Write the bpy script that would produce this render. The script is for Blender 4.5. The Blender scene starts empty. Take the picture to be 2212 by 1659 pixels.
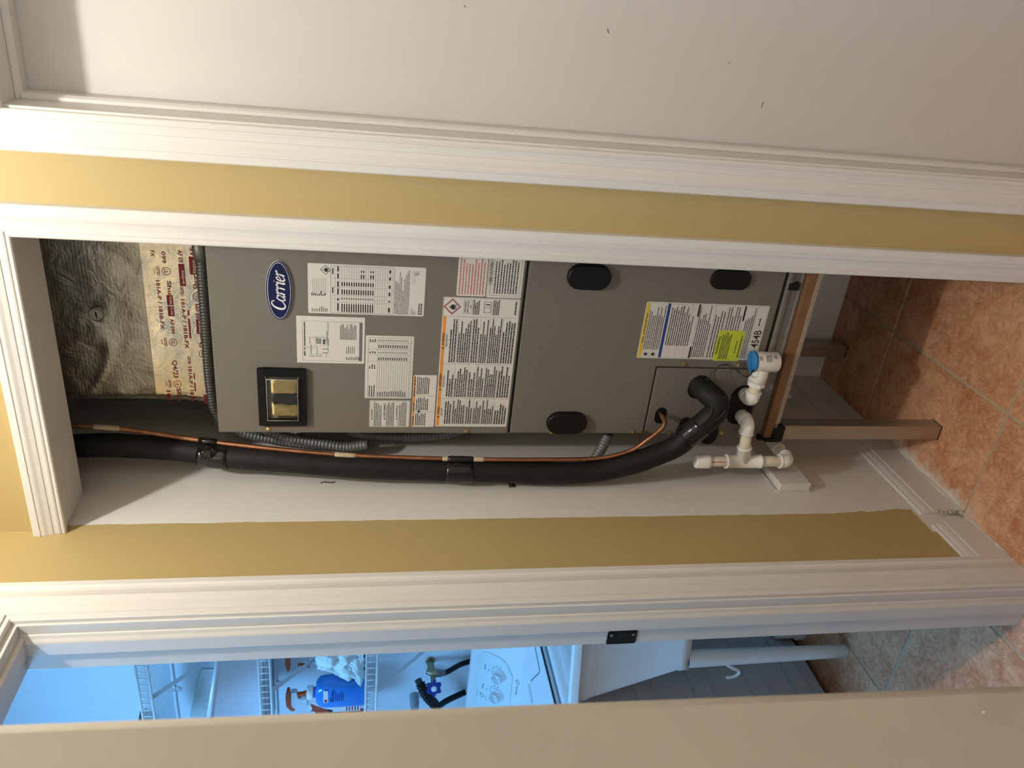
import bpy, bmesh, math, random
from mathutils import Vector, Matrix
rnd = random.Random(7)
S = bpy.context.scene
COL = S.collection

# ------------------------------------------------------------------ camera, world, lights, exposure
def rot_cols(yaw, pitch, roll):
    f = Vector((-math.sin(yaw)*math.cos(pitch), math.cos(yaw)*math.cos(pitch), -math.sin(pitch)))
    r = Vector((math.cos(yaw), math.sin(yaw), 0))
    d = f.cross(r)
    return r*math.cos(roll)+d*math.sin(roll), -r*math.sin(roll)+d*math.cos(roll), f
cam = bpy.data.cameras.new('camera')
cam_o = bpy.data.objects.new('camera', cam); COL.objects.link(cam_o)
R_, D_, F_ = rot_cols(0.4861, 0.1880, -0.0163)
# the photograph was taken with the phone turned on its side: image right is down in the room
M = Matrix(((D_.x, R_.x, -F_.x), (D_.y, R_.y, -F_.y), (D_.z, R_.z, -F_.z))).to_4x4()
M.translation = Vector((1.0923, -1.4086, 1.4669))
cam_o.matrix_world = M
cam.sensor_fit = 'HORIZONTAL'; cam.sensor_width = 36.0
cam.lens = 1749.3/2212*36
cam.clip_start = 0.02
cam.dof.use_dof = True; cam.dof.focus_distance = 1.95; cam.dof.aperture_fstop = 9.0
S.camera = cam_o

S.view_settings.view_transform = 'Standard'
S.view_settings.look = 'None'
S.view_settings.gamma = 1.0
S.view_settings.use_curve_mapping = False
S.view_settings.exposure = 0.0

W = bpy.data.worlds.new('world'); S.world = W; W.use_nodes = True
W.node_tree.nodes['Background'].inputs[0].default_value = (0.8, 0.85, 1.0, 1)
W.node_tree.nodes['Background'].inputs[1].default_value = 0.2

def lamp(name, kind, loc, energy, color, size=0.1, size_y=None, aim=None):
    L = bpy.data.lights.new(name, kind); L.energy = energy; L.color = color
    if kind == 'AREA':
        L.size = size
        if size_y: L.shape = 'RECTANGLE'; L.size_y = size_y
    else:
        L.shadow_soft_size = size
    o = bpy.data.objects.new(name, L); COL.objects.link(o); o.location = loc
    if aim: o.rotation_euler = (Vector(aim)-Vector(loc)).to_track_quat('-Z', 'Y').to_euler()
    return o
lamp('hall_ceiling_bulb', 'POINT', (0.82, -0.61, 2.63), 42.5, (1.0, 0.97, 0.92), 0.035)
lamp('laundry_ceiling_light', 'AREA', (-1.35, -0.62, 2.62), 36, (0.17, 0.50, 1.0), 0.7, 0.4, (-0.95, -0.05, 0.0))
lamp('rear_fill_light', 'AREA', (1.08, -3.45, 1.05), 14, (0.95, 0.98, 1.0), 1.2, 2.0, (0.85, 0, 1.4))  # added fill from behind the camera; no window is modelled there

# ------------------------------------------------------------------ helpers
def lin(r, g, b):
    f = lambda c: (c/255/12.92) if c/255 <= 0.04045 else ((c/255+0.055)/1.055)**2.4
    return (f(r), f(g), f(b), 1)

MATS = {}
def mat(name, col, rough=0.5, metal=0.0, var=0.06, scale=12, bump=0.0, bscale=200, spec=0.5, coat=0.0):
    if name in MATS: return MATS[name]
    m = bpy.data.materials.new(name); m.use_nodes = True
    nt = m.node_tree; b = nt.nodes['Principled BSDF']
    b.inputs['Roughness'].default_value = rough; b.inputs['Metallic'].default_value = metal
    b.inputs['Specular IOR Level'].default_value = spec
    b.inputs['Coat Weight'].default_value = coat
    tc = nt.nodes.new('ShaderNodeNewGeometry')
    n = nt.nodes.new('ShaderNodeTexNoise'); n.inputs['Scale'].default_value = scale; n.inputs['Detail'].default_value = 4
    nt.links.new(tc.outputs['Position'], n.inputs['Vector'])
    r = nt.nodes.new('ShaderNodeValToRGB')
    r.color_ramp.elements[0].position = 0.3; r.color_ramp.elements[1].position = 0.7
    r.color_ramp.elements[0].color = [c*(1-var) for c in col[:3]]+[1]
    r.color_ramp.elements[1].color = [min(1, c*(1+var)) for c in col[:3]]+[1]
    nt.links.new(n.outputs['Fac'], r.inputs[0]); nt.links.new(r.outputs[0], b.inputs['Base Color'])
    if bump:
        n2 = nt.nodes.new('ShaderNodeTexNoise'); n2.inputs['Scale'].default_value = bscale; n2.inputs['Detail'].default_value = 3
        nt.links.new(tc.outputs['Position'], n2.inputs['Vector'])
        bp = nt.nodes.new('ShaderNodeBump'); bp.inputs['Strength'].default_value = bump; bp.inputs['Distance'].default_value = 0.002
        nt.links.new(n2.outputs['Fac'], bp.inputs['Height']); nt.links.new(bp.outputs[0], b.inputs['Normal'])
    MATS[name] = m
    return m

class N:
    """tiny node builder"""
    def __init__(s, m): s.nt = m.node_tree; s.b = s.nt.nodes['Principled BSDF']
    def new(s, t, **kw):
        n = s.nt.nodes.new(t)
        for k, v in kw.items(): setattr(n, k, v)
        return n
    def link(s, a, b): s.nt.links.new(a, b)
    def val(s, sock, v):
        if hasattr(v, 'node'): s.link(v, sock)
        else: sock.default_value = v
    def math(s, op, a, b=0.0, clamp=False):
        n = s.new('ShaderNodeMath', operation=op); n.use_clamp = clamp
        s.val(n.inputs[0], a); s.val(n.inputs[1], b); return n.outputs[0]
    def mix(s, fac, a, b):
        n = s.new('ShaderNodeMix', data_type='RGBA')
        s.val(n.inputs[0], fac); s.val(n.inputs[6], a); s.val(n.inputs[7], b); return n.outputs[2]
    def pos(s):
        g = s.new('ShaderNodeNewGeometry'); x = s.new('ShaderNodeSeparateXYZ'); s.link(g.outputs['Position'], x.inputs[0])
        return g.outputs['Position'], x.outputs
    def noise(s, vec, scale, detail=4, rough=0.5, dist=0.0):
        n = s.new('ShaderNodeTexNoise'); n.inputs['Scale'].default_value = scale; n.inputs['Detail'].default_value = detail
        n.inputs['Roughness'].default_value = rough; n.inputs['Distortion'].default_value = dist
        if vec is not None: s.link(vec, n.inputs['Vector'])
        return n.outputs['Fac']
    def step(s, v, lo, hi):
        n = s.new('ShaderNodeMapRange'); n.clamp = True
        s.val(n.inputs[0], v); n.inputs[1].default_value = lo; n.inputs[2].default_value = hi
        return n.outputs[0]
    def bump(s, h, strength, dist=0.002):
        n = s.new('ShaderNodeBump'); n.inputs['Strength'].default_value = strength; n.inputs['Distance'].default_value = dist
        s.link(h, n.inputs['Height']); s.link(n.outputs[0], s.b.inputs['Normal'])

def nmat(name, rough=0.5, metal=0.0):
    m = bpy.data.materials.new(name); m.use_nodes = True
    n = N(m); n.b.inputs['Roughness'].default_value = rough; n.b.inputs['Metallic'].default_value = metal
    MATS[name] = m
    return m, n

class MB:
    def __init__(s): s.v = []; s.f = []; s.sm = []
    def add(s, verts, faces, smooth=False):
        o = len(s.v); s.v += [tuple(p) for p in verts]
        for f in faces: s.f.append([i+o for i in f]); s.sm.append(smooth)
        return s
    def box(s, x0, x1, y0, y1, z0, z1):
        v = [(x, y, z) for z in (z0, z1) for y in (y0, y1) for x in (x0, x1)]
        return s.add(v, [(0,2,3,1),(4,5,7,6),(0,1,5,4),(2,6,7,3),(0,4,6,2),(1,3,7,5)])
    def prism(s, poly, axis, a0, a1, smooth=False):
        """poly: 2-D points; axis 'x': (y,z), 'y': (x,z), 'z': (x,y)"""
        mk = {'x': lambda p, a: (a, p[0], p[1]), 'y': lambda p, a: (p[0], a, p[1]), 'z': lambda p, a: (p[0], p[1], a)}[axis]
        n = len(poly)
        v = [mk(p, a0) for p in poly]+[mk(p, a1) for p in poly]
        s.add(v, [tuple(range(n-1, -1, -1)), tuple(range(n, 2*n))])
        o = len(s.v)-2*n
        for i in range(n):
            j = (i+1) % n; s.f.append([o+i, o+j, o+n+j, o+n+i]); s.sm.append(smooth)
        return s
    def tube(s, path, r, seg=12, caps=True, smooth=True, flat=1.0):
        P = [Vector(p) for p in path]; n = len(P)
        T = [(P[min(i+1, n-1)]-P[max(i-1, 0)]).normalized() for i in range(n)]
        up = Vector((0, 0, 1)) if abs(T[0].z) < 0.9 else Vector((1, 0, 0))
        a = T[0].cross(up).normalized(); rings = []
        for i in range(n):
            if i:
                a = (a-T[i]*a.dot(T[i])).normalized()
            b = T[i].cross(a)
            rr = r(i/(n-1)) if callable(r) else (r[i] if isinstance(r, (list, tuple)) else r)
            rings.append([P[i]+a*math.cos(t)*rr+b*math.sin(t)*rr*flat for t in [2*math.pi*k/seg for k in range(seg)]])
        v = [q for ring in rings for q in ring]; f = []
        for i in range(n-1):
            for k in range(seg):
                k2 = (k+1) % seg
                f.append((i*seg+k, (i+1)*seg+k, (i+1)*seg+k2, i*seg+k2))
        s.add(v, f, smooth)
        if caps:
            s.add(rings[0], [tuple(range(seg))]); s.add(rings[-1], [tuple(range(seg-1, -1, -1))])
        return s
    def cyl(s, a, b, r, seg=20, r2=None, caps=True):
        return s.tube([a, b], [r, r if r2 is None else r2], seg, caps)
    def lathe(s, prof, origin, axis, seg=24, smooth=True):
        """prof: (distance along axis, radius)"""
        ax = Vector(axis).normalized(); up = Vector((0, 0, 1)) if abs(ax.z) < 0.9 else Vector((1, 0, 0))
        a = ax.cross(up).normalized(); b = ax.cross(a); O = Vector(origin)
        v = []; f = []
        for (h, r) in prof:
            for k in range(seg):
                t = 2*math.pi*k/seg; v.append(O+ax*h+(a*math.cos(t)+b*math.sin(t))*max(r, 1e-5))
        for i in range(len(prof)-1):
            for k in range(seg):
                k2 = (k+1) % seg; f.append((i*seg+k, i*seg+k2, (i+1)*seg+k2, (i+1)*seg+k))
        return s.add(v, f, smooth)
    def rect(s, x0, x1, z0, z1, y):
        """flat print on a plane that faces -Y"""
        return s.add([(x0, y, z0), (x1, y, z0), (x1, y, z1), (x0, y, z1)], [(0, 1, 2, 3)])
    def build(s, name, m, parent=None, bevel=0, segs=2, origin=None, smooth_all=False):
        root = parent
        off = Vector((0, 0, 0))
        p = parent
        while p is not None: off += p.location; p = p.parent
        loc = Vector(origin) if origin else Vector((0, 0, 0))
        if parent is not None: loc = Vector((0, 0, 0))
        sh = off if parent is not None else loc
        me = bpy.data.meshes.new(name)
        me.from_pydata([(x-sh.x, y-sh.y, z-sh.z) for x, y, z in s.v], [], s.f)
        for pl, sm in zip(me.polygons, s.sm): pl.use_smooth = sm or smooth_all
        if bevel or True:
            bm = bmesh.new(); bm.from_mesh(me)
            bmesh.ops.remove_doubles(bm, verts=bm.verts, dist=1e-6)
            if not getattr(s, 'flat', False): bmesh.ops.recalc_face_normals(bm, faces=bm.faces)
            if bevel:
                es = [e for e in bm.edges if len(e.link_faces) == 2 and e.calc_face_angle(0) > 0.6]
                bmesh.ops.bevel(bm, geom=es, offset=bevel, segments=segs, affect='EDGES', profile=0.6, clamp_overlap=True)
            bm.to_mesh(me); bm.free()
        me.materials.append(m)
        o = bpy.data.objects.new(name, me); COL.objects.link(o)
        if parent is not None: o.parent = parent
        o.location = loc
        return o

def tag(o, label=None, cat=None, group=None, kind=None):
    if label: o['label'] = label
    if cat: o['category'] = cat
    if group: o['group'] = group
    if kind: o['kind'] = kind
    return o
def thing(name, loc, label, cat, group=None):
    o = bpy.data.objects.new(name, None); COL.objects.link(o); o.location = loc; o.empty_display_size = 0.05
    return tag(o, label, cat, group)
def struct(name, mb, m, parent=None, bevel=0):
    o = mb.build(name, m, parent, bevel)
    if parent is None: o['kind'] = 'structure'
    return o
def dup(root, loc, label=None, group=None):
    r = root.copy(); COL.objects.link(r); r.location = loc
    if label: r['label'] = label
    if group: r['group'] = group
    for ch in list(root.children):
        c = ch.copy(); COL.objects.link(c); c.parent = r
        for g in ch.children:
            d = g.copy(); COL.objects.link(d); d.parent = c
    return r
def spline(pts, n=8):
    P = [Vector(p) for p in pts]; P = [2*P[0]-P[1]]+P+[2*P[-1]-P[-2]]; out = []
    for i in range(1, len(P)-2):
        a, b, c, d = P[i-1:i+3]
        for k in range(n):
            t = k/n
            out.append(0.5*((2*b)+(c-a)*t+(2*a-5*b+4*c-d)*t*t+(3*b-a-3*c+d)*t**3))
    out.append(P[-2]); return out
def resample(path, step):
    out = [path[0].copy()]; need = step
    for a, b in zip(path, path[1:]):
        L = (b-a).length; t = need
        while t <= L:
            out.append(a+(b-a)*(t/L)); t += step
        need = t-L
    return out
def arc(c, r, a0, a1, n):
    return [(c[0]+r*math.cos(a0+(a1-a0)*k/n), c[1]+r*math.sin(a0+(a1-a0)*k/n)) for k in range(n+1)]
def rrect(x0, x1, z0, z1, r, n=4):
    return (arc((x1-r, z1-r), r, 0, math.pi/2, n)+arc((x0+r, z1-r), r, math.pi/2, math.pi, n) +
            arc((x0+r, z0+r), r, math.pi, 1.5*math.pi, n)+arc((x1-r, z0+r), r, 1.5*math.pi, 2*math.pi, n))

_txt = {}
def text_mesh(body, shear=0.0, bold=0.0):
    k = (body, shear, bold)
    if k not in _txt:
        c = bpy.data.curves.new('t', 'FONT'); c.body = body; c.size = 1; c.resolution_u = 2
        c.shear = shear; c.offset = bold; c.fill_mode = 'FRONT'
        o = bpy.data.objects.new('t', c); COL.objects.link(o)
        me = bpy.data.meshes.new_from_object(o)
        v = [(p.co.x, p.co.y) for p in me.vertices]; f = [list(p.vertices) for p in me.polygons]
        bpy.data.objects.remove(o); bpy.data.curves.remove(c); bpy.data.meshes.remove(me)
        x0 = min(p[0] for p in v); x1 = max(p[0] for p in v); z0 = min(p[1] for p in v); z1 = max(p[1] for p in v)
        _txt[k] = ([((a-x0)/(x1-x0), (b-z0)/(z1-z0)) for a, b in v], f)
    return _txt[k]
def put_text(mb, body, x0, x1, z0, z1, y, shear=0.0, bold=0.0, flip=False):
    """text fitted into a rectangle on a plane that faces -Y; flip turns it upside down"""
    v, f = text_mesh(body, shear, bold)
    if flip: mb.add([(x1-(x1-x0)*a, y, z1-(z1-z0)*b) for a, b in v], f)
    else: mb.add([(x0+(x1-x0)*a, y, z0+(z1-z0)*b) for a, b in v], f)
def para(mb, x0, x1, z1, z0, n, y, fill=0.55, word=0.004, ragged=0.3, bold=1.0):
    """rows of word-long strokes: print too small to read"""
    dz = (z1-z0)/n
    for i in range(n):
        z = z1-dz*(i+0.5); h = dz*fill*0.5
        xe = x1-(x1-x0)*ragged*rnd.random()**1.5; x = x0
        while x < xe:
            w = word*rnd.uniform(0.5, 1.7); e = min(x+w, xe)
            mb.rect(x, e, z-h, z+h*rnd.uniform(0.75, 1.0), y); x = e+word*0.22
def frame_lines(mb, x0, x1, z0, z1, y, t=0.0006):
    mb.rect(x0, x1, z0, z0+t, y); mb.rect(x0, x1, z1-t, z1, y); mb.rect(x0, x0+t, z0, z1, y); mb.rect(x1-t, x1, z0, z1, y)
def flatmb():
    m = MB(); m.flat = True; return m

# ------------------------------------------------------------------ materials
m_white = mat('white_trim_paint', (0.72, 0.695, 0.66), 0.38, var=0.02, scale=6, bump=0.08, bscale=60)
m_door = mat('white_door_paint', (0.60, 0.575, 0.545), 0.42, var=0.02, scale=3, bump=0.10, bscale=180)
m_ceil = mat('ceiling_paint', (0.75, 0.72, 0.66), 0.8)
m_lwhite = mat('white_laundry_wall_paint', (0.74, 0.78, 0.82), 0.6, var=0.02, bump=0.08, bscale=90)
m_unit = mat('taupe_sheet_metal_paint', (0.168, 0.153, 0.132), 0.42, var=0.04, scale=90, bump=0.04, bscale=900)
m_unit_in = mat('dark_gap', (0.012, 0.012, 0.012), 0.8)
m_black = mat('black_plastic', (0.004, 0.004, 0.0045), 0.45, bump=0.05, bscale=500, spec=0.3)
m_foam = mat('black_foam_rubber', (0.008, 0.0078, 0.0075), 0.6, var=0.15, scale=40, bump=0.25, bscale=350, spec=0.3)
m_tape = mat('black_vinyl_tape', (0.008, 0.008, 0.008), 0.16, var=0.1, bump=0.5, bscale=60)
m_copper = mat('copper', (0.44, 0.195, 0.11), 0.42, 1.0, var=0.25, scale=30)
m_cdull = mat('tarnished_copper', (0.30, 0.14, 0.075), 0.5, 0.9, var=0.35, scale=60)
m_mask = mat('masking_tape_residue', (0.48, 0.40, 0.27), 0.7)
m_pvc = mat('white_pvc', (0.90, 0.88, 0.84), 0.3, var=0.02, bump=0.05, bscale=80)
m_pvcp = mat('cream_pvc_pipe', (0.80, 0.74, 0.60), 0.33, var=0.06, scale=60)
m_bcap = mat('blue_plastic', (0.02, 0.19, 0.50), 0.4)
m_ink = mat('black_ink', (0.02, 0.02, 0.02), 0.6)
m_gink = mat('grey_ink', (0.16, 0.16, 0.16), 0.6)
m_red = mat('dark_red_ink', (0.30, 0.012, 0.035), 0.5)
m_pinkink = mat('pink_red_ink', (0.50, 0.16, 0.16), 0.6)
m_paper = mat('white_sticker', (0.70, 0.685, 0.65), 0.45, var=0.02)
m_orange = mat('orange_print', (0.78, 0.30, 0.045), 0.5)
m_yellow = mat('yellow_print', (0.72, 0.52, 0.03), 0.5)
m_bluep = mat('blue_print', (0.015, 0.05, 0.26), 0.5)
m_lime = mat('yellow_green_sticker', (0.58, 0.66, 0.045), 0.5, var=0.05, scale=50)
m_navy = mat('navy_badge', (0.007, 0.010, 0.060), 0.38, spec=0.3)
m_badge = mat('badge_silver_white', (0.82, 0.82, 0.82), 0.3)
m_brass = mat('brass_screw', (0.58, 0.42, 0.17), 0.32, 1.0)
m_board = mat('brown_faced_board', (0.205, 0.105, 0.045), 0.5, var=0.12, scale=25)
m_ply = mat('raw_plywood_edge', (0.36, 0.29, 0.21), 0.7, var=0.2, scale=120)
m_yel = mat('yellow_insulation', (0.90, 0.73, 0.34), 0.7, var=0.12, scale=60, bump=0.4, bscale=200)
m_breaker = mat('charcoal_breaker', (0.035, 0.04, 0.045), 0.45, var=0.2, scale=120)
m_dial = mat('dial_face', (0.45, 0.44, 0.40), 0.4)
m_wire = mat('black_wire', (0.012, 0.012, 0.012), 0.45)
m_enamel = mat('white_enamel', (0.80, 0.83, 0.86), 0.22, var=0.01, coat=0.3)
m_wshadow = mat('shaded_washer_enamel', (0.55, 0.58, 0.62), 0.4, var=0.03)  # the washer's white enamel with its shade put into the colour
m_sinkp = mat('white_polypropylene', (0.90, 0.90, 0.91), 0.42, var=0.02, bump=0.05, bscale=200)
m_vinyl = mat('white_vinyl_wire', (0.80, 0.83, 0.86), 0.35)
m_grey = mat('grey_ridged_conduit', (0.16, 0.165, 0.16), 0.42, 0.3, var=0.1)
m_trigger = mat('orange_plastic', (0.62, 0.10, 0.015), 0.35)
m_clear = mat('milky_plastic', (0.70, 0.70, 0.76), 0.22, var=0.02, coat=0.5)
m_bluel = mat('blue_liquid_bottle', (0.012, 0.20, 0.66), 0.2, coat=0.5)
m_cloth = mat('white_cotton', (0.72, 0.76, 0.74), 0.9, var=0.08, scale=30, bump=0.5, bscale=300)
m_knob = mat('chrome_knob', (0.75, 0.78, 0.8), 0.18, 0.7)
m_bronze = mat('dark_bronze', (0.045, 0.035, 0.028), 0.35, 0.8)
m_valve = mat('old_brass', (0.33, 0.29, 0.19), 0.45, 0.8, var=0.25, scale=80)
m_vblue = mat('blue_enamel_handle', (0.012, 0.03, 0.26), 0.3, coat=0.4)
m_olive = mat('olive_cloth', (0.12, 0.11, 0.06), 0.9, var=0.3, scale=60)
m_speck = mat('speckled_foam', (0.62, 0.64, 0.64), 0.8, var=0.12, scale=140, bump=0.4, bscale=150)
m_panel = mat('pale_green_console', (0.70, 0.80, 0.80), 0.25, var=0.02)

# tan and white wall paint: the paint line is where the painter stopped on the left wall
def wall_paint(name, split):
    m, n = nmat(name, 0.55)
    P, (x, y, z) = n.pos()
    tan = n.mix(n.noise(P, 2.5, 3), (0.435, 0.330, 0.140, 1), (0.475, 0.362, 0.156, 1))
    if split:
        wh = n.mix(n.noise(P, 7, 5), (0.74, 0.71, 0.66, 1), (0.80, 0.77, 0.72, 1))
        # scuffs inside the closet
        sc = n.step(n.noise(P, 26, 6, 0.7, 1.2), 0.66, 0.72)
        wh = n.mix(n.math('MULTIPLY', sc, 0.12), wh, (0.33, 0.31, 0.27, 1))
        smear = n.math('MULTIPLY', n.step(z, 0.34, 0.14), n.math('MULTIPLY', n.noise(P, 22, 4), 0.026))
        wob = n.math('MULTIPLY', n.math('SUBTRACT', n.noise(P, 30, 2), 0.5), 0.006)
        edge = n.math('ADD', n.math('ADD', 0.018, wob), smear)
        f = n.step(n.math('SUBTRACT', y, edge), -0.0008, 0.0012)
        f = n.math('MAXIMUM', f, n.math('MULTIPLY', n.step(z, 0.122, 0.116), n.step(y, -0.06, -0.058)))
        n.link(n.mix(f, tan, wh), n.b.inputs['Base Color'])
    else:
        n.link(tan, n.b.inputs['Base Color'])
    n.bump(n.noise(P, 320, 3), 0.12, 0.001)
    return m
m_tan = wall_paint('tan_wall_paint', False)
m_split = wall_paint('tan_and_white_wall_paint', True)
m_cwhite = mat('dimmed_closet_white', (0.42, 0.41, 0.385), 0.6, var=0.04, scale=5, bump=0.08, bscale=200)  # white paint greyed so the back of the closet stays dim

def tile_mat():
    m, n = nmat('terracotta_tile_glaze', 0.42)
    P, (x, y, z) = n.pos()
    oi = n.new('ShaderNodeObjectInfo')
    add = n.new('ShaderNodeVectorMath', operation='MULTIPLY_ADD')
    n.link(P, add.inputs[0]); add.inputs[1].default_value = (1, 1, 1)
    cmb = n.new('ShaderNodeCombineXYZ')
    n.link(n.math('MULTIPLY', oi.outputs['Random'], 37.0), cmb.inputs[2]); n.link(cmb.outputs[0], add.inputs[2])
    V = add.outputs[0]
    big = n.noise(V, 9, 6, 0.62, 0.8); fine = n.noise(V, 70, 5, 0.7, 0.6)
    c = n.mix(n.step(big, 0.36, 0.62), (0.47, 0.185, 0.085, 1), (0.66, 0.36, 0.205, 1))
    c = n.mix(n.math('MULTIPLY', n.step(fine, 0.46, 0.66), 0.55), c, (0.76, 0.49, 0.32, 1))
    vein = n.math('ABSOLUTE', n.math('SUBTRACT', n.noise(V, 16, 7, 0.68, 1.6), 0.5))
    c = n.mix(n.math('MULTIPLY', n.step(vein, 0.022, 0.0), 0.55), c, (0.20, 0.075, 0.03, 1))
    # thin-set and paint splashed along the left closet wall
    w = n.math('ADD', n.math('MULTIPLY', n.noise(P, 20, 5), 0.10), -0.01)
    spl = n.math('MULTIPLY', n.step(n.math('SUBTRACT', x, w), 0.012, -0.016), n.step(x, -0.05, 0.0))
    spl = n.math('MULTIPLY', spl, n.math('MULTIPLY', n.step(y, -0.06, 0.01), n.step(y, 0.36, 0.26)))
    c = n.mix(n.math('MULTIPLY', spl, 0.8), c, (0.74, 0.70, 0.62, 1))
    n.link(c, n.b.inputs['Base Color'])
    n.bump(n.noise(V, 60, 5, 0.6), 0.15, 0.002)
    return m
m_tile = tile_mat()
m_grout = mat('tan_grout', (0.46, 0.36, 0.24), 0.85, var=0.12, scale=60, bump=0.4, bscale=300)

def brushed(name, col, rough):
    m, n = nmat(name, rough, 0.9)
    P, (x, y, z) = n.pos()
    mp = n.new('ShaderNodeMapping'); n.link(P, mp.inputs[0]); mp.inputs['Scale'].default_value = (260, 260, 3)
    v = n.noise(mp.outputs[0], 1.0, 4)
    n.link(n.mix(v, [c*0.6 for c in col[:3]]+[1], [min(1, c*1.3) for c in col[:3]]+[1]), n.b.inputs['Base Color'])
    return m
m_steel = brushed('drawn_steel_tube', (0.50, 0.46, 0.39, 1), 0.40)

def foil(name, base, rough, grid, crumple):
    m, n = nmat(name, rough, 0.92)
    P, (x, y, z) = n.pos()
    n.link(n.mix(n.noise(P, 9, 5), [c*0.82 for c in base]+[1], [min(1, c*1.1) for c in base]+[1]), n.b.inputs['Base Color'])
    h = n.math('MULTIPLY', n.noise(P, 17, 6, 0.6, 1.2), crumple)
    h = n.math('ADD', h, n.math('MULTIPLY', n.noise(P, 150, 3), crumple*0.10))
    if grid:
        wx = n.math('PINGPONG', n.math('ADD', x, n.math('MULTIPLY', n.noise(P, 12, 2), 0.004)), 0.0085)
        wz = n.math('PINGPONG', n.math('ADD', z, n.math('MULTIPLY', n.noise(P, 14, 2), 0.003)), 0.0035)
        g = n.math('MAXIMUM', n.math('MULTIPLY', n.step(wx, 0.0011, 0.0003), 0.35), n.step(wz, 0.0009, 0.0002))
        h = n.math('ADD', h, n.math('MULTIPLY', g, 0.024))
    n.bump(h, 0.9, 0.006)
    return m
m_foil = foil('foil_scrim_facing', (0.56, 0.53, 0.47), 0.34, True, 0.8)
m_ftape = foil('foil_tape', (0.86, 0.80, 0.66), 0.14, False, 0.55)

def clear_mat():
    m = bpy.data.materials.new('clear_plastic'); m.use_nodes = True; nt = m.node_tree
    for q in list(nt.nodes): nt.nodes.remove(q)
    out = nt.nodes.new('ShaderNodeOutputMaterial'); t = nt.nodes.new('ShaderNodeBsdfTransparent')
    g = nt.nodes.new('ShaderNodeBsdfGlossy'); g.inputs['Roughness'].default_value = 0.12
    fr = nt.nodes.new('ShaderNodeFresnel'); fr.inputs[0].default_value = 1.45
    t.inputs[0].default_value = (0.99, 0.99, 0.99, 1)
    mx = nt.nodes.new('ShaderNodeMixShader')
    nt.links.new(fr.outputs[0], mx.inputs[0]); nt.links.new(t.outputs[0], mx.inputs[1]); nt.links.new(g.outputs[0], mx.inputs[2])
    nt.links.new(mx.outputs[0], out.inputs[0]); return m
m_clearp = clear_mat()
m_clearedge = mat('clear_plastic_edge', (0.55, 0.58, 0.58), 0.2)

# ------------------------------------------------------------------ the room shell
CZ = 2.74
floor = struct('floor', MB().box(-2.35, 1.80, -3.6, 0.80, -0.05, -0.0035), m_grout)
gx, gy, P0, G = 0.2915, -0.003, 0.4565, 0.0042
tile_me = None
for i in range(-6, 4):
    for j in range(-3, 2):
        x0, x1, y0, y1 = gx+P0*i+G, gx+P0*(i+1)-G, gy+P0*j+G, gy+P0*(j+1)-G
        if x0 > 1.5 or x1 < -2.3: continue
        if tile_me is None:
            h = P0/2-G
            o = MB().box(-h, h, -h, h, -0.012, 0.0).build('tile', m_tile, floor, 0.0018, 1)
            tile_me = o.data
        else:
            o = bpy.data.objects.new('tile', tile_me); COL.objects.link(o); o.parent = floor
        o.location = ((x0+x1)/2, (y0+y1)/2, rnd.uniform(-0.0006, 0.0004))
        o.rotation_euler = (0, 0, rnd.choice([0, 1, 2, 3])*math.pi/2)
struct('ceiling', MB().box(-2.35, 1.80, -3.6, 0.80, CZ, CZ+0.06), m_ceil)
m = MB(); m.box(-0.104, 0, -0.250, 0.80, 0, CZ); m.box(-0.104, 0, -0.872, -0.250, 2.055, CZ)
wall_left = struct('wall_left', m, m_split)
m = MB(); m.box(0.622, 0.808, 0, 0.118, 0, CZ); m.box(0.0, 0.622, 0, 0.118, 2.050, CZ)
m.box(0.808, 1.75, 0, 0.118, 2.024, CZ); m.box(1.60, 1.75, 0, 0.118, 0, 2.024)
struct('wall_front', m, m_tan)
struct('wall_closet_right', MB().box(0.66, 0.72, 0.118, 0.80, 0, CZ), mat('low_bounce_grey', (0.26, 0.25, 0.235), 0.8))  # unseen wall, coloured dark to cut light bounced inside the closet
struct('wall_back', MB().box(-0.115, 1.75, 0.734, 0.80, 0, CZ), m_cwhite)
struct('wall_laundry_back', MB().box(-2.30, -0.115, 0.70, 0.80, 0, CZ), m_lwhite)
struct('wall_laundry_far', MB().box(-2.35, -2.30, -0.87, 0.80, 0, CZ), m_lwhite)
struct('wall_right', MB().box(1.75, 1.80, -3.6, 0.118, 0, CZ), m_ceil)
struct('wall_room_left', MB().box(-2.35, -2.30, -3.6, -0.99, 0, CZ), m_ceil)
struct('wall_rear', MB().box(-2.35, 1.80, -3.65, -3.6, 0, CZ), m_ceil)
# near wall at the mouth of the hall: bull-nosed corner, a little out of plumb
lean = 0.0236/0.806
def xe(z): return 0.591+lean*(z-0.894)
m = MB(); r = 0.014
prof = [(-2.30, -1.10), (-2.30, -0.990), (-0.128, -0.990)]
prof += [(-r+r*math.cos(t), -0.990-r+r*math.sin(t)) for t in [math.pi/2-k*math.pi/20 for k in range(11)]]
prof += [(0.0, -3.60), (-0.128, -3.60), (-0.128, -1.10)]
v = []
for z in (0.0, CZ):
    for (px, py) in prof: v.append((px if px < -1 else px+xe(z), py, z))
n = len(prof)
m.add(v, [tuple(range(n-1, -1, -1)), tuple(range(n, 2*n))])
for i in range(n):
    m.add([v[i], v[(i+1) % n], v[n+(i+1) % n], v[n+i]], [(0, 1, 2, 3)], 3 <= i < n-4)
wall_near = struct('wall_near', m, mat('beige_wall_paint', (0.475, 0.44, 0.365), 0.55, var=0.05, scale=7, bump=0.10, bscale=120))
mb = MB()
for (px, pz) in ((-1.022, 0.962),):
    mb.lathe([(0, 0.0012), (0.0006, 0.001), (0.0008, 0.0)], (xe(pz), px, pz), (1, 0, 0), 8)
mb.build('paint_bump', m_white, wall_near)

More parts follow.
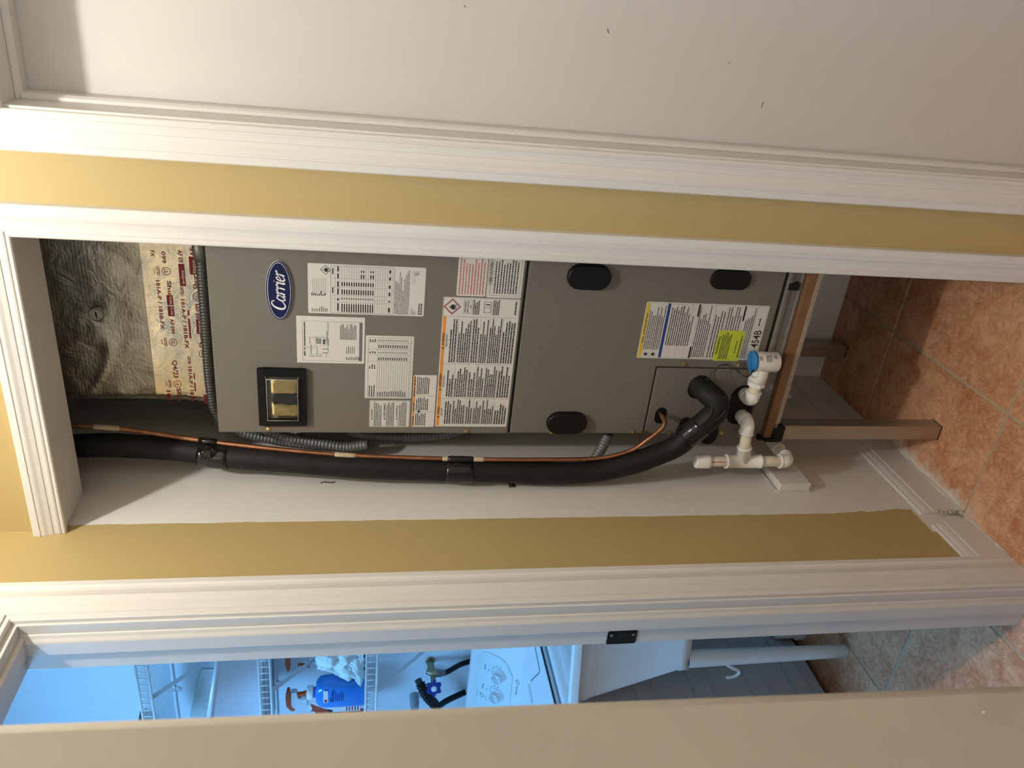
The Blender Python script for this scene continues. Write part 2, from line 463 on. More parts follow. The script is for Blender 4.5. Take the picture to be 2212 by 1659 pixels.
# ---- casings: a moulded profile swept along a mitred path in the wall plane
CASE = [(0, 0), (0, .008), (.002, .010), (.0045, .0105), (.005, .0085), (.009, .0085), (.0095, .0105), (.0125, .0115), (.013, .0095),
        (.022, .0105), (.0225, .0120), (.030, .0138), (.036, .0165), (.040, .0172), (.0405, .0158), (.044, .0160), (.0445, .0178), (.0555, .0178), (.0576, .0155), (.0576, 0)]
def setst(o): o['kind'] = 'structure'; return o
front = lambda a, z, h: (a, -h, z)
left = lambda a, z, h: (h, a, z)
# closet casing (right leg and head), hall door casing, laundry casing
def mitred_legs(names, path, out, profile, ws, plane):
    """one object per leg; neighbours meet in a mitre"""
    for i, nm in enumerate(names):
        a, b = Vector(path[i]), Vector(path[i+1]); d = (b-a).normalized(); nn = Vector((-d.y, d.x))*out
        mb = MB(); v = []; k = len(profile)
        for e, (p, other) in enumerate(((a, path[i-1] if i else None), (b, path[i+2] if i+2 < len(path) else None))):
            t = 0.0
            if other is not None:
                d2 = (Vector(other)-p).normalized(); inn = d2.dot(nn)
                t = -1.0 if inn > 0 else 1.0                     # mitre: 45 degrees
                t = t if e else -t
            for (w, h) in profile:
                q = p+nn*w*ws+d*(w*ws*t); v.append(plane(q.x, q.y, h))
        f = [(j, k+j, k+j+1, j+1) for j in range(k-1)]+[tuple(range(k)), tuple(range(k, 2*k))]
        mb.add(v, f)
        setst(mb.build(nm, m_white))
mitred_legs(['trim_1', 'trim_2'], [(0.6105, 0.0), (0.6105, 2.032), (0.0005, 2.032)], -1, CASE, 1.0, front)
mitred_legs(['trim_3', 'trim_4'], [(0.8165, 0.0), (0.8165, 2.0105), (1.585, 2.0105)], 1, CASE, 1.09, front)
CASE2 = [(0, 0), (0, .008), (.003, .0115), (.006, .0115), (.007, .0095), (.012, .009), (.013, .0125), (.025, .014), (.034, .0145), (.036, .0115), (.041, .0115),
         (.043, .0150), (.050, .0165), (.056, .0150), (.068, .0125), (.075, .0130), (.078, .0165), (.082, .0165), (.083, .0125), (.094, .0125), (.095, 0)]
mitred_legs(['trim_5', 'trim_6'], [(-0.258, 0.0), (-0.258, 2.045), (-0.860, 2.045)], -1, [(w, h) for w, h in CASE2], 1.0, left)
# jambs and stops
struct('trim_7', MB().box(0.0, 0.622, -0.001, 0.118, 2.036, 2.050), m_white, bevel=0.001)
m = MB(); m.box(0.806, 0.8205, 0, 0.118, 0, 2.012); m.box(0.806, 1.60, 0, 0.118, 2.012, 2.026)
jamb_hall = struct('trim_8', m, m_white, bevel=0.001)
m = MB(); m.prism([(0.8205, 0.055), (0.8265, 0.055), (0.8305, 0.062), (0.8305, 0.088), (0.8205, 0.088)], 'z', 0, 2.004)
m.prism([(0.055, 2.012), (0.055, 2.006), (0.062, 2.002), (0.088, 2.002), (0.088, 2.012)], 'x', 0.8205, 1.60)
m.build('door_stop', m_white, jamb_hall, 0.0008, 1)
m = MB(); m.box(-0.1045, 0.0005, -0.262, -0.2495, 0, 2.049); m.box(-0.1045, 0.0005, -0.872, -0.262, 2.035, 2.056)
jamb_l = struct('trim_9', m, m_white, bevel=0.0012)
m = MB(); m.prism([(-0.0195, -0.262), (-0.0205, -0.2645), (-0.0265, -0.2668), (-0.0315, -0.2700), (-0.0345, -0.2712), (-0.0615, -0.2712), (-0.0615, -0.262)], 'z', 0, 2.035)
m.box(-0.0615, -0.024, -0.872, -0.262, 2.026, 2.035)
m.build('door_stop', m_white, jamb_l, 0.0005, 1)
# strike plate
m = MB(); m.prism(rrect(-0.1050, -0.0695, 0.904, 0.966, 0.004), 'y', -0.2636, -0.262)
sp = m.build('strike_plate', m_bronze, jamb_l); sp['label'] = 'dark bronze strike plate'
m = MB(); m.prism(rrect(-0.0900, -0.0740, 0.920, 0.944, 0.002), 'y', -0.2639, -0.2635); m.build('latch_hole', m_unit_in, sp)
m = MB(); m.prism(rrect(-0.0880, -0.0750, 0.9205, 0.9265, 0.002), 'y', -0.2652, -0.2636); m.build('lip', m_bronze, sp, 0.0006)
for z in (0.957, 0.911):
    MB().lathe([(0, .0035), (.001, .003), (.0014, 0)], (-0.0815, -0.2636, z), (0, -1, 0), 12).build('screw', mat('screw_grey', (0.25, 0.24, 0.22), 0.4, 0.8), sp)
# hall door slab
d1 = MB().box(0.8225, 1.598, 0.089, 0.124, 0.008, 2.010); d1 = struct('door_1', d1, m_door, bevel=0.001)
for (x, z, a, w, h) in ((1.004, 1.046, .4, .005, .0014), (0.905, 0.727, -.2, .007, .0012), (0.972, 0.811, 1.2, .003, .0007), (1.02, 1.30, .2, .002, .0012)):
    c, s_ = math.cos(a), math.sin(a)
    q = [(-w, -h), (w, -h*.3), (w*.6, h), (-w*.7, h*.5)]
    mm = flatmb(); mm.add([(x+p*c-r_*s_, 0.0887, z+p*s_+r_*c) for p, r_ in q], [(0, 1, 2, 3)])
    mm.build('scuff', mat('grey_scuff', (0.12, 0.11, 0.10), 0.8), d1)

# ---- baseboards on the left closet wall and hall, and at the back
BB = [(0, 0), (.0125, 0), (.0125, .075), (.0105, .079), (.0105, .084), (.0085, .094), (.006, .1000), (.006, .1045), (.004, .108), (0, .108)]
def baseboard(name, y0, y1, rough_end=False):
    mb = MB(); mb.prism([(x, z) for x, z in BB], 'y', y0, y1); o = setst(mb.build(name, m_white, bevel=0.0006)); return o
bb1 = baseboard('baseboard_left', 0.006, 0.733)
baseboard('baseboard_hall_left', -0.164, -0.036)
m = MB(); m.prism([(-y+0.734, z*1.08) for y, z in BB], 'x', 0.013, 0.66); setst(m.build('baseboard_back', m_white))
# torn plaster at the cut end of the closet baseboard and a caulk line along the floor
m = MB()
for k in range(7):
    z = 0.004+k*0.010; m.lathe([(0, 0), (.002, .006), (.006, .0055), (.008, 0)], (0.006+rnd.uniform(-.002, .004), 0.004+rnd.uniform(-.004, .004), z), (rnd.uniform(.4, 1), rnd.uniform(-.4, .4), rnd.uniform(-.3, .3)), 7, False)
o = m.build('torn_plaster', mat('broken_plaster', (0.52, 0.47, 0.38), 0.9, var=0.2, scale=90), bb1)
m = MB(); pts = [Vector((0.0125+rnd.uniform(-.001, .003), y, 0.001)) for y in [-0.16+0.012*k for k in range(33)]]
m.tube(pts, [rnd.uniform(.0012, .0042) for _ in pts], 6)
o = m.build('trim_10', mat('caulk', (0.62, 0.58, 0.49), 0.8, var=0.15, scale=60)); setst(o)
# chipped paint at the foot of the laundry casing
m = MB()
for k in range(10):
    m.lathe([(0, 0), (.001, rnd.uniform(.0015, .004)), (.002, .002), (.0026, 0)], (0.014+rnd.uniform(0, .002), -0.2505+rnd.uniform(-.006, .02), 0.02+rnd.random()*0.22), (1, 0, 0), 6, False)
m.build('paint_chip', m_white, bpy.data.objects['trim_5'])

# ledger board screwed to the left closet wall
m = MB(); m.box(0.0, 0.0225, 0.109, 0.56, 0.352, 0.437)
bk = m.build('wall_ledger_board', m_white, None, 0.003, 2, origin=(0.0, 0.3, 0.352))
tag(bk, 'white painted board on the left closet wall beside the drain elbow', 'board')
m = MB(); pts = [Vector((0.001, 0.110+rnd.uniform(-.002, .001), 0.345+0.010*k)) for k in range(11)]
m.tube(pts, [rnd.uniform(.002, .005) for _ in pts], 6); m.tube([Vector((0.001, 0.11+0.02*k, 0.4405+rnd.uniform(-.002, .004))) for k in range(12)], [rnd.uniform(.001, .003) for _ in range(12)], 6)
m.build('plaster_edge', mat('cracked_filler', (0.55, 0.52, 0.45), 0.9, var=0.2, scale=80), bk)
# a chipped anchor hole in the wall
m = MB()
for k in range(6):
    m.lathe([(0, .003), (.0008, .0025), (.001, 0)], (0.0, 0.160+rnd.uniform(-.002, .004), 1.517+0.0055*k), (1, 0, 0), 6, False)
m.build('anchor_hole', mat('brown_hole', (0.10, 0.05, 0.035), 0.9), wall_left)

# ------------------------------------------------------------------ air handler on its stand
FY = 0.180                                                   # front face of the unit
ah = thing('air_handler', (0.343, 0.44, 0.482), 'tall taupe grey air handler cabinet with stickers, standing in the closet on a metal stand', 'air handler')
m = MB(); m.box(0.1215, 0.5655, 0.186, 0.700, 0.483, 1.762); m.build('cabinet', m_unit, ah, 0.002)
m = MB(); m.box(0.1235, 0.5635, 0.184, 0.1875, 0.49, 1.755); m.build('seam_shade', m_unit_in, ah)  # black sheet behind the panels, painting the shade inside their seams
m = MB(); m.box(0.1215, 0.5655, FY, 0.190, 1.1225, 1.764); m.build('upper_panel', m_unit, ah, 0.0025)
m = MB(); m.prism([(0.1235, 1.1165), (0.564, 1.1165), (0.564, 0.5315), (0.3045, 0.5315), (0.3045, 0.7915), (0.1235, 0.7915)], 'y', FY, 0.190)
m.build('lower_panel', m_unit, ah, 0.0022)
m = MB(); m.box(0.1235, 0.3010, FY, 0.190, 0.5315, 0.7880); ap = m.build('access_plate', m_unit, ah, 0.0022)
m = MB(); m.prism([(FY+.014, .523), (FY+.002, .523), (FY-.001, .519), (FY-.001, .512), (FY+.003, .509), (FY+.003, .491), (FY, .488), (FY, .484), (FY+.014, .484)], 'x', 0.1215, 0.5655)
bc = m.build('base_channel', m_unit, ah, 0.0006, 1)
m = MB(); m.box(0.5045, 0.5205, FY-0.003, FY+.004, 0.4925, 0.5185); m.box(0.5195, 0.524, FY-0.0028, FY+.004, 0.495, 0.503)
m.build('knockout_plug', m_black, bc, 0.001)
# oblong hand holds with black plastic cups
def stadium(cx, cz, w, h, n=8):
    if h >= w:
        r = w/2; d = h/2-r
        return arc((cx, cz+d), r, 0, math.pi, n)+arc((cx, cz-d), r, math.pi, 2*math.pi, n)
    r = h/2; d = w/2-r
    return arc((cx+d, cz), r, -math.pi/2, math.pi/2, n)+arc((cx-d, cz), r, math.pi/2, 1.5*math.pi, n)
def cup(name, cx, cz, w, h, depth, parent, scale=0.9):
    a = stadium(cx, cz, w, h); b = stadium(cx, cz, w*0.97, h*0.985); c = stadium(cx, cz, w*scale, h*(1-(1-scale)*w/h)); n = len(a)
    m = MB(); v = [(x, FY+0.001, z) for x, z in a]+[(x, FY-depth*0.75, z) for x, z in b]+[(x, FY-depth, z) for x, z in c]
    f = []
    for l in range(2):
        for i in range(n): j = (i+1) % n; f.append((l*n+i, l*n+j, (l+1)*n+j, (l+1)*n+i))
    m.add(v, f, True); m.add(v[2*n:], [tuple(range(n))]); return m.build(name, m_black, parent)
cup('hand_hold', 0.1545, 0.9850, 0.057, 0.098, 0.013, ah)
cup('hand_hold', 0.5165, 0.9850, 0.057, 0.098, 0.013, ah)
cup('hand_hold', 0.5235, 0.6610, 0.047, 0.097, 0.006, ah)
def hole(cx, cz, w, h, name='port_grommet', t=0.0015, tilt=0.0):
    m = MB(); a = stadium(cx, cz, w, h)
    c, s_ = math.cos(tilt), math.sin(tilt)
    a = [(cx+(x-cx)*c-(z-cz)*s_, cz+(x-cx)*s_+(z-cz)*c) for x, z in a]
    m.prism(a, 'y', FY-t, FY+0.001); return m.build(name, m_black, ap, 0.0005, 1)
hole(0.1745, 0.7560, 0.044, 0.028)                             # copper line
hole(0.1420, 0.690, 0.058, 0.031, t=0.006, tilt=-0.2)
hole(0.1270, 0.622, 0.058, 0.040, t=0.008, tilt=-0.1)
hole(0.2500, 0.674, 0.058, 0.058)                              # suction line
hole(0.2060, 0.5585, 0.108, 0.060)                             # drain port
def bolt(x, z, r=0.0044):
    m = MB(); m.lathe([(0, r*1.35), (.0010, r*1.3), (.0012, r), (.0040, r*.95), (.0048, r*.6), (.0048, 0)], (x, FY, z), (0, -1, 0), 6, False)
    return m.build('hex_screw', m_brass, ah)
for x, z in ((.1305, 1.659), (.1285, 1.219), (.1265, 1.018), (.313, .727), (.314, .592), (.1275, .818), (.1275, .727), (.1275, .590)): bolt(x, z)
m = MB(); m.box(.1262, .1330, FY-.004, FY, .783, .797); m.build('clip', m_brass, ah, 0.0008)
# oval badge
def oval(a, b, n=48): return [(0.4595+a*math.cos(t), 1.6265+b*math.sin(t)) for t in [2*math.pi*k/n for k in range(n)]]
m = MB(); m.prism(oval(.0635, .0262), 'y', FY-0.0045, FY); bd = m.build('brand_badge', m_badge, ah, 0.0015); bd['label'] = 'dark blue oval brand badge with white script'
m = MB(); m.prism(oval(.0628, .0255), 'y', FY-0.0048, FY-.004); m.build('badge_rim', m_navy, bd)
m = MB(); m.prism(oval(.0603, .0228), 'y', FY-0.0051, FY-.0045); m.build('badge_line', m_badge, bd)
m = MB(); m.prism(oval(.0592, .0218), 'y', FY-0.0054, FY-.0048); m.build('badge_field', m_navy, bd)
# the script lettering: pen strokes with swelling width
LET = {  # strokes: list of (x, z, width)
 'C': ([(.86,.80,.10),(.80,.95,.08),(.62,1.0,.09),(.38,.88,.13),(.20,.58,.18),(.17,.28,.18),(.28,.07,.14),(.48,.0,.10),(.70,.08,.08),(.86,.24,.05)], .88),
 'a': ([(.46,.52,.09),(.30,.60,.08),(.13,.44,.12),(.07,.20,.13),(.13,.03,.10),(.26,.03,.08),(.40,.22,.08),(.47,.42,.08)], .60, [(.54,.60,.11),(.47,.32,.13),(.43,.10,.12),(.48,.0,.09),(.60,.12,.04)]),
 'r': ([(.02,.44,.04),(.16,.60,.11),(.14,.34,.14),(.06,.0,.14)], .47, [(.14,.34,.06),(.28,.55,.09),(.42,.60,.13),(.46,.52,.11)]),
 'i': ([(.02,.44,.04),(.17,.60,.11),(.13,.34,.14),(.08,.10,.13),(.13,.0,.10),(.26,.12,.04)], .28, [(.24,.80,.13),(.23,.76,.13)]),
 'e': ([(.09,.26,.05),(.30,.33,.07),(.40,.48,.08),(.32,.60,.08),(.17,.52,.11),(.07,.28,.14),(.10,.06,.12),(.24,.0,.09),(.44,.14,.04)], .47),
}
def stroke(mb, pts, X, Zf, y):
    P = spline([Vector((a, b, w)) for a, b, w in pts], 6); L = []; Rr = []
    for i, p in enumerate(P):
        q0 = P[max(i-1, 0)]; q1 = P[min(i+1, len(P)-1)]; d = Vector((q1.x-q0.x, q1.y-q0.y))
        d = d.normalized() if d.length > 1e-6 else Vector((1, 0)); nn = Vector((-d.y, d.x))*p.z*0.5
        L.append((p.x+nn.x, p.y+nn.y)); Rr.append((p.x-nn.x, p.y-nn.y))
    v = [(X(a, b), y, Zf(b)) for a, b in L]+[(X(a, b), y, Zf(b)) for a, b in Rr]; n = len(P)
    mb.add(v, [(i, i+n, i+n+1, i+1) for i in range(n-1)])
lw = flatmb(); cx = 0.0
total = sum(LET[c][1] for c in 'Carrier'); w0 = 0.088; k = w0/(total+0.1)
zs = 0.0265
for c in 'Carrier':
    d = LET[c]
    X = lambda a, b, cx=cx: 0.4595-w0/2+(cx+a+b*0.14)*k
    Zf = lambda b: 1.6265-0.0115+b*zs
    for st in [d[0]]+list(d[2:]): stroke(lw, st, X, Zf, FY-0.00565)
    cx += d[1]
lw.build('badge_lettering', m_badge, bd)
# breaker window: black bezel, clear hood, insulation and breaker behind it
m = MB()
x0, x1, z0, z1 = .1450, .2830, 1.5760, 1.6770
m.box(x0, x1, FY-.011, FY, z0, z0+.0145); m.box(x0, x1, FY-.011, FY, z1-.0165, z1); m.box(x0, x0+.0150, FY-.011, FY, z0+.0145, z1-.0165); m.box(x1-.0165, x1, FY-.011, FY, z0+.0145, z1-.0165)
bz = m.build('breaker_window', m_black, ah, 0.0012); bz['label'] = 'black framed clear window over the circuit breaker'
ix0, ix1, iz0, iz1 = .1600, .2665, 1.5905, 1.6605
m = MB(); m.box(ix0, ix1, FY-.0015, FY+.002, iz0, iz1); m.build('breaker_recess', mat('breaker_recess_grey', (0.20, 0.185, 0.15), 0.6), bz)
def pad(a, b, c, d):
    m = MB(); nx, nz = 7, 6; v = []
    for j in range(nz+1):
        for i in range(nx+1):
            u, w = i/nx, j/nz; e = min(u, 1-u, w, 1-w)
            v.append((a+(b-a)*u+rnd.uniform(-.0006, .0006), FY-.002-.0110*min(1, e*5)**0.5-rnd.uniform(0, .0010), c+(d-c)*w+rnd.uniform(-.0006, .0006)))
    m.add(v, [(j*(nx+1)+i, j*(nx+1)+i+1, (j+1)*(nx+1)+i+1, (j+1)*(nx+1)+i) for j in range(nz) for i in range(nx)], True)
    return m.build('insulation_pad', m_yel, bz)
pad(.1680, .1985, 1.5945, 1.6495); pad(.2225, .2555, 1.5945, 1.6500)
m = MB(); m.prism([(.199, 1.5955), (.2225, 1.5955), (.2235, 1.62), (.222, 1.636), (.2215, 1.6455), (.1985, 1.6455), (.2005, 1.63), (.1975, 1.612)], 'y', FY-.0105, FY); m.box(.206, .213, FY-.0095, FY, 1.6435, 1.6475); m.box(.2035, .2175, FY-.011, FY, 1.612, 1.630)
m.build('circuit_breaker', m_breaker, bz, 0.0008)
m = MB(); yh = FY-.0185
m.add([(ix0+.003, yh, iz0+.003), (ix1-.003, yh, iz0+.003), (ix1-.003, yh, iz1-.003), (ix0+.003, yh, iz1-.003), (ix0, FY-.010, iz0), (ix1, FY-.010, iz0), (ix1, FY-.010, iz1), (ix0, FY-.010, iz1)],
      [(0, 1, 2, 3), (0, 4, 5, 1), (1, 5, 6, 2), (2, 6, 7, 3), (3, 7, 4, 0)])
hd = m.build('clear_hood', m_clearp, bz)
m = MB()
ring = [Vector((ix0+.003, yh, iz0+.003)), Vector((ix1-.003, yh, iz0+.003)), Vector((ix1-.003, yh, iz1-.003)), Vector((ix0+.003, yh, iz1-.003))]
for i in range(4): m.tube([ring[i], ring[(i+1) % 4]], 0.0005, 6)
for p, q in zip(ring, [Vector((ix0, FY-.010, iz0)), Vector((ix1, FY-.010, iz0)), Vector((ix1, FY-.010, iz1)), Vector((ix0, FY-.010, iz1))]): m.tube([p, q], 0.0004, 6)
m.build('hood_edge', m_clearedge, bz)

# ---- stickers
def sticker(name, x0, x1, z0, z1, m=None, r=0.003, t=0.0003, y=None, label=None):
    mb = MB(); mb.prism(rrect(x0, x1, z0, z1, r), 'y', (y or FY)-t, (y or FY)+0.0001)
    o = mb.build(name, m or m_paper, ah)
    if label: o['label'] = label
    U = lambda u: x0+(x1-x0)*u
    V = lambda v: z1-(z1-z0)*v
    return o, U, V, (y or FY)-t
E1, E2 = 0.00025, 0.00045
# rating plate
o, U, V, y = sticker('rating_label', .4115, .5200, 1.3325, 1.5700, label='white rating plate sticker with ruled table')
p = flatmb(); q = y-E1
cxd, czd, rd = U(.88), V(.148), .0105                                   # flame diamond
for a, b in ((rd, rd*.86),):
    pts = [(0, 1), (1, 0), (0, -1), (-1, 0)]
    for i in range(4):
        A, B = pts[i], pts[(i+1) % 4]
        p.add([(cxd+A[0]*a, q, czd+A[1]*a), (cxd+B[0]*a, q, czd+B[1]*a), (cxd+B[0]*b, q, czd+B[1]*b), (cxd+A[0]*b, q, czd+A[1]*b)], [(3, 2, 1, 0)])
def flame(mb, cx, cz, s, y):
    pts = [(-.45,-.5),(-.55,-.15),(-.42,.05),(-.38,.3),(-.22,.12),(-.15,.45),(.02,.7),(.0,.4),(.16,.22),(.22,.42),(.36,.18),(.34,.0),(.5,.12),(.5,-.2),(.38,-.5)]
    mb.add([(cx+a*s, y, cz+b*s) for a, b in pts], [tuple(range(len(pts)))])
    mb.rect(cx-.5*s, cx+.5*s, cz-.72*s, cz-.62*s, y)
flame(p, cxd, czd, .0085, q)
for i in range(9): p.rect(U(.03), U(.03+.10*rnd.uniform(.5, 1.2)), V(.035+.0155*i)-.0006, V(.035+.0155*i)+.0006, q)
for i in range(8): p.rect(U(.36), U(.72), V(.038+.0155*i)-.0002, V(.038+.0155*i)+.0001, q); p.rect(U(.36), U(.38+.08*rnd.random()), V(.035+.0155*i)-.0002, V(.035+.0155*i)+.0013, q)
frame_lines(p, U(.02), U(.97), V(.73), V(.19), q, .0005)
for i in range(25): p.rect(U(.02), U(.97), V(.225+.0202*i)-.0002, V(.225+.0202*i)+.0001, q)
for a in (.235, .30, .38, .54, .72): p.rect(U(a)-.0001, U(a)+.0002, V(.66), V(.20), q)
for i in range(14):
    z = V(.287+.0202*i)
    for a, b in ((.04, .21), (.31, .33), (.40, .50), (.57, .65)): p.rect(U(a), U(b), z-.0012, z+.0012, q)
    if i in (8, 9, 12, 13):
        for a, b in ((.73, .81), (.85, .89)): p.rect(U(a), U(b), z-.0012, z+.0012, q)
for a, b in ((.06, .22), (.27, .32), (.40, .52), (.55, .66), (.72, .82), (.86, .96)): p.rect(U(a), U(b), V(.258), V(.247), q); p.rect(U(a), U(a+(b-a)*.6), V(.70), V(.685), q)
for a in (.42, .80): p.rect(U(a), U(a+.12), V(.213), V(.203), q)
para(p, U(.03), U(.95), V(.735), V(.865), 10, q, .42, .004, .5)
para(p, U(.03), U(.28), V(.945), V(.985), 2, q, .6, .004, .1); para(p, U(.03), U(.18), V(.88), V(.93), 4, q, .35, .003, .5)
for k in range(20):
    t0, t1 = 2*math.pi*k/20, 2*math.pi*(k+1)/20; cx, cz = U(.875), V(.925)
    p.add([(cx+.0045*math.cos(t0), q, cz+.0045*math.sin(t0)), (cx+.0045*math.cos(t1), q, cz+.0045*math.sin(t1)), (cx+.0037*math.cos(t1), q, cz+.0037*math.sin(t1)), (cx+.0037*math.cos(t0), q, cz+.0037*math.sin(t0))], [(3, 2, 1, 0)])
put_text(p, 'UL', cx-.0022, cx+.0022, cz-.002, cz+.002, q, bold=.02)
frame_lines(p, U(.68), U(.93), V(.905), V(.887), q, .0003)
p.build('print', m_ink, o)
# wiring diagram
o, U, V, y = sticker('wiring_diagram', .2965, .4045, 1.4545, 1.5945, r=.0004, t=.0004, label='white wiring diagram sheet')
q = y-E1; p = flatmb()
frame_lines(p, U(.045), U(.90), V(.965), V(.085), q, .0004)
for a, b in ((.15, .25), (.30, .33), (.37, .88)): para(p, U(a), U(b), V(.105), V(.128), 1, q, .8, .0025, 0)
for (a, b, c, d) in ((.16, .32, .105, .115), (.32, .36, .105, .30), (.18, .36, .29, .30)): frame_lines(p, U(a), U(b), V(d), V(c), q, .0003)
frame_lines(p, U(.14), U(.20), V(.37), V(.18), q, .0004)
for i in range(9): p.rect(U(.14), U(.17), V(.2+.018*i)-.0003, V(.2+.018*i)+.0003, q)
for a, b, c, d in ((.22, .23, .38, .46), (.30, .31, .38, .46), (.20, .40, .205, .212), (.40, .55, .19, .195), (.22, .55, .455, .46), (.55, .555, .19, .46), (.42, .70, .44, .447), (.60, .88, .455, .46), (.12, .22, .425, .43)): p.rect(U(a), U(b), V(d), V(c), q)
para(p, U(.42), U(.54), V(.28), V(.36), 4, q, .7, .003, .1); frame_lines(p, U(.38), U(.58), V(.40), V(.27), q, .0003); frame_lines(p, U(.40), U(.52), V(.47), V(.41), q, .0005)
para(p, U(.42), U(.52), V(.38), V(.42), 2, q, .9, .003, 0)
para(p, U(.52), U(.86), V(.63), V(.88), 12, q, .5, .003, .35); para(p, U(.08), U(.16), V(.72), V(.95), 9, q, .45, .003, .5); para(p, U(.22), U(.40), V(.72), V(.86), 5, q, .35, .003, .3)
p.build('print', m_ink, o)
p = flatmb(); p.rect(U(.06), U(.89), V(.96), V(.92), q); para(p, U(.06), U(.16), V(.94), V(.96), 1, q-.0001, .9, .002, 0); o2 = p.build('print', m_gink, o)
# heater table
o, U, V, y = sticker('data_table_label', .2120, .3640, 1.3500, 1.4520, label='white data table sticker with many ruled rows')
q = y-E1; p = flatmb()
frame_lines(p, U(.02), U(.975), V(.955), V(.055), q, .0004)
for i in range(15): p.rect(U(.02), U(.975), V(.25+.0485*i)-.0002, V(.25+.0485*i)+.00015, q)
for a in (.60, .70, .79, .89): p.rect(U(a)-.0001, U(a)+.0002, V(.95), V(.06), q)
for i in range(13):
    z = V(.275+.0485*i); para(p, U(.03), U(.13), z+.0013, z-.0013, 1, q, .8, .0026, .3)
    for a, w in ((.615, .05), (.73, .015), (.81, .05), (.92, .015)): p.rect(U(a), U(a+w), z-.0009, z+.0009, q)
for a, b in ((.03, .22), (.48, .56), (.72, .76), (.90, .95)): para(p, U(a), U(b), V(.07), V(.22), 3, q, .5, .003, .4)
p.build('print', m_ink, o)
# small white warning
o, U, V, y = sticker('triple_warning_label', .1380, .2070, 1.3510, 1.4410, label='small white three language warning sticker')
q = y-E1; p = flatmb(); frame_lines(p, U(.015), U(.985), V(.988), V(.012), q, .0005)
for i, wd in enumerate(('WARNING', 'AVERTISSEMENT', 'ADVERTENCIA')):
    a = .03+.305*i; w = (.30, .52, .45)[i]
    put_text(p, wd, U(.37), U(.37+w), V(a+.055), V(a+.012), q, bold=.02); p.add([(U(.28), q, V(a+.055)), (U(.345), q, V(a+.055)), (U(.3125), q, V(a+.01))], [(0, 1, 2)])
    para(p, U(.04), U(.95), V(a+.08), V(a+.275), 5, q, .5, .0022, .15)
    p.rect(U(.015), U(.985), V(a+.065)-.0001, V(a+.065)+.0001, q)
p.build('print', m_ink, o)
# orange strip warning
o, U, V, y = sticker('shock_warning_label', .1390, .2715, 1.2955, 1.3465, label='small sticker with an orange strip along its top')
q = y-E1; p = flatmb(); p.rect(U(.01), U(.99), V(.10), V(.018), q); p.build('color_band', m_orange, o)
p = flatmb()
for a in (.04, .31, .60, .80): para(p, U(a), U(a+.17), V(.03), V(.09), 1, q-.0001, .8, .005, 0)
for a in (.30, .61): p.rect(U(a)-.0001, U(a)+.0003, V(.97), V(.10), q)
para(p, U(.03), U(.28), V(.14), V(.62), 6, q, .55, .0024, .3); para(p, U(.33), U(.60), V(.14), V(.70), 7, q, .55, .0024, .3); para(p, U(.64), U(.97), V(.14), V(.70), 7, q, .55, .0024, .3)
flame(p, U(.305), V(.28), .006, q-.0001)
p.build('print', m_ink, o)
# big flammable refrigerant warning
o, U, V, y = sticker('refrigerant_warning_label', .1405, .4580, 1.1275, 1.2925, label='large white three language fire warning sticker with an orange strip')
q = y-E1; p = flatmb(); p.rect(U(.008), U(.862), V(.052), V(.01), q); p.build('color_band', m_orange, o)
p = flatmb(); q2 = y-E2
cols = ((.012, .232, 'WARNING', 'RISK OF FIRE'), (.232, .505, 'AVERTISSEMENT', 'RISQUE D\'INCENDIE'), (.505, .862, 'ADVERTENCIA', 'RIESGO DE INCENDIO'))
rows = (.105, .215, .40, .505, .625, .80, .985); nl = (3, 6, 3, 4, 6, 5)
for a, b, wd, sub in cols:
    c = (a+b)/2; w = .0085*len(wd)
    put_text(p, wd, U(c-w/2+.01), U(c+w/2+.01), V(.046), V(.016), q2, bold=.02)
    p.add([(U(c-w/2-.02), q2, V(.045)), (U(c-w/2-.004), q2, V(.045)), (U(c-w/2-.012), q2, V(.016))], [(0, 1, 2)])
    w = .0052*len(sub); put_text(p, sub, U(c-w/2), U(c+w/2), V(.088), V(.064), q2, bold=.01)
    p.rect(U(b)-.0001, U(b)+.0003, V(.985), V(.01), q2)
    for i in range(6):
        if i: p.rect(U(a), U(b), V(rows[i])-.0001, V(rows[i])+.0002, q2)
        para(p, U(a+.012), U(b-.006), V(rows[i]+.006), V(rows[i+1]-.008), nl[i], q2, .62, .0034, .45)
    z0 = rows[4]+.08
    for k in range(2): p.add([(U(a+.09), q2, V(z0+.035*k+.02)), (U(a+.10), q2, V(z0+.035*k+.026)), (U(a+.118), q2, V(z0+.035*k-.002)), (U(a+.10), q2, V(z0+.035*k+.012))], [(0, 1, 2, 3)])
frame_lines(p, U(.862), U(.995), V(.99), V(.008), q2, .0003)
flame(p, U(.93), V(.118), .0115, q2)
frame_lines(p, U(.885), U(.985), V(.375), V(.265), q2, .0004)
for i, t in enumerate(('REFRIGERANT', 'SAFETY GROUP', 'A2L')):
    w = .0075*len(t)*.98; put_text(p, t, U(.935-w/2), U(.935+w/2), V(.30+.033*i), V(.278+.033*i), q2, bold=.015)
para(p, U(.88), U(.99), V(.385), V(.475), 4, q2, .6, .003, .25); para(p, U(.88), U(.99), V(.645), V(.735), 4, q2, .6, .003, .25); para(p, U(.885), U(.985), V(.935), V(.96), 1, q2, .8, .003, 0)
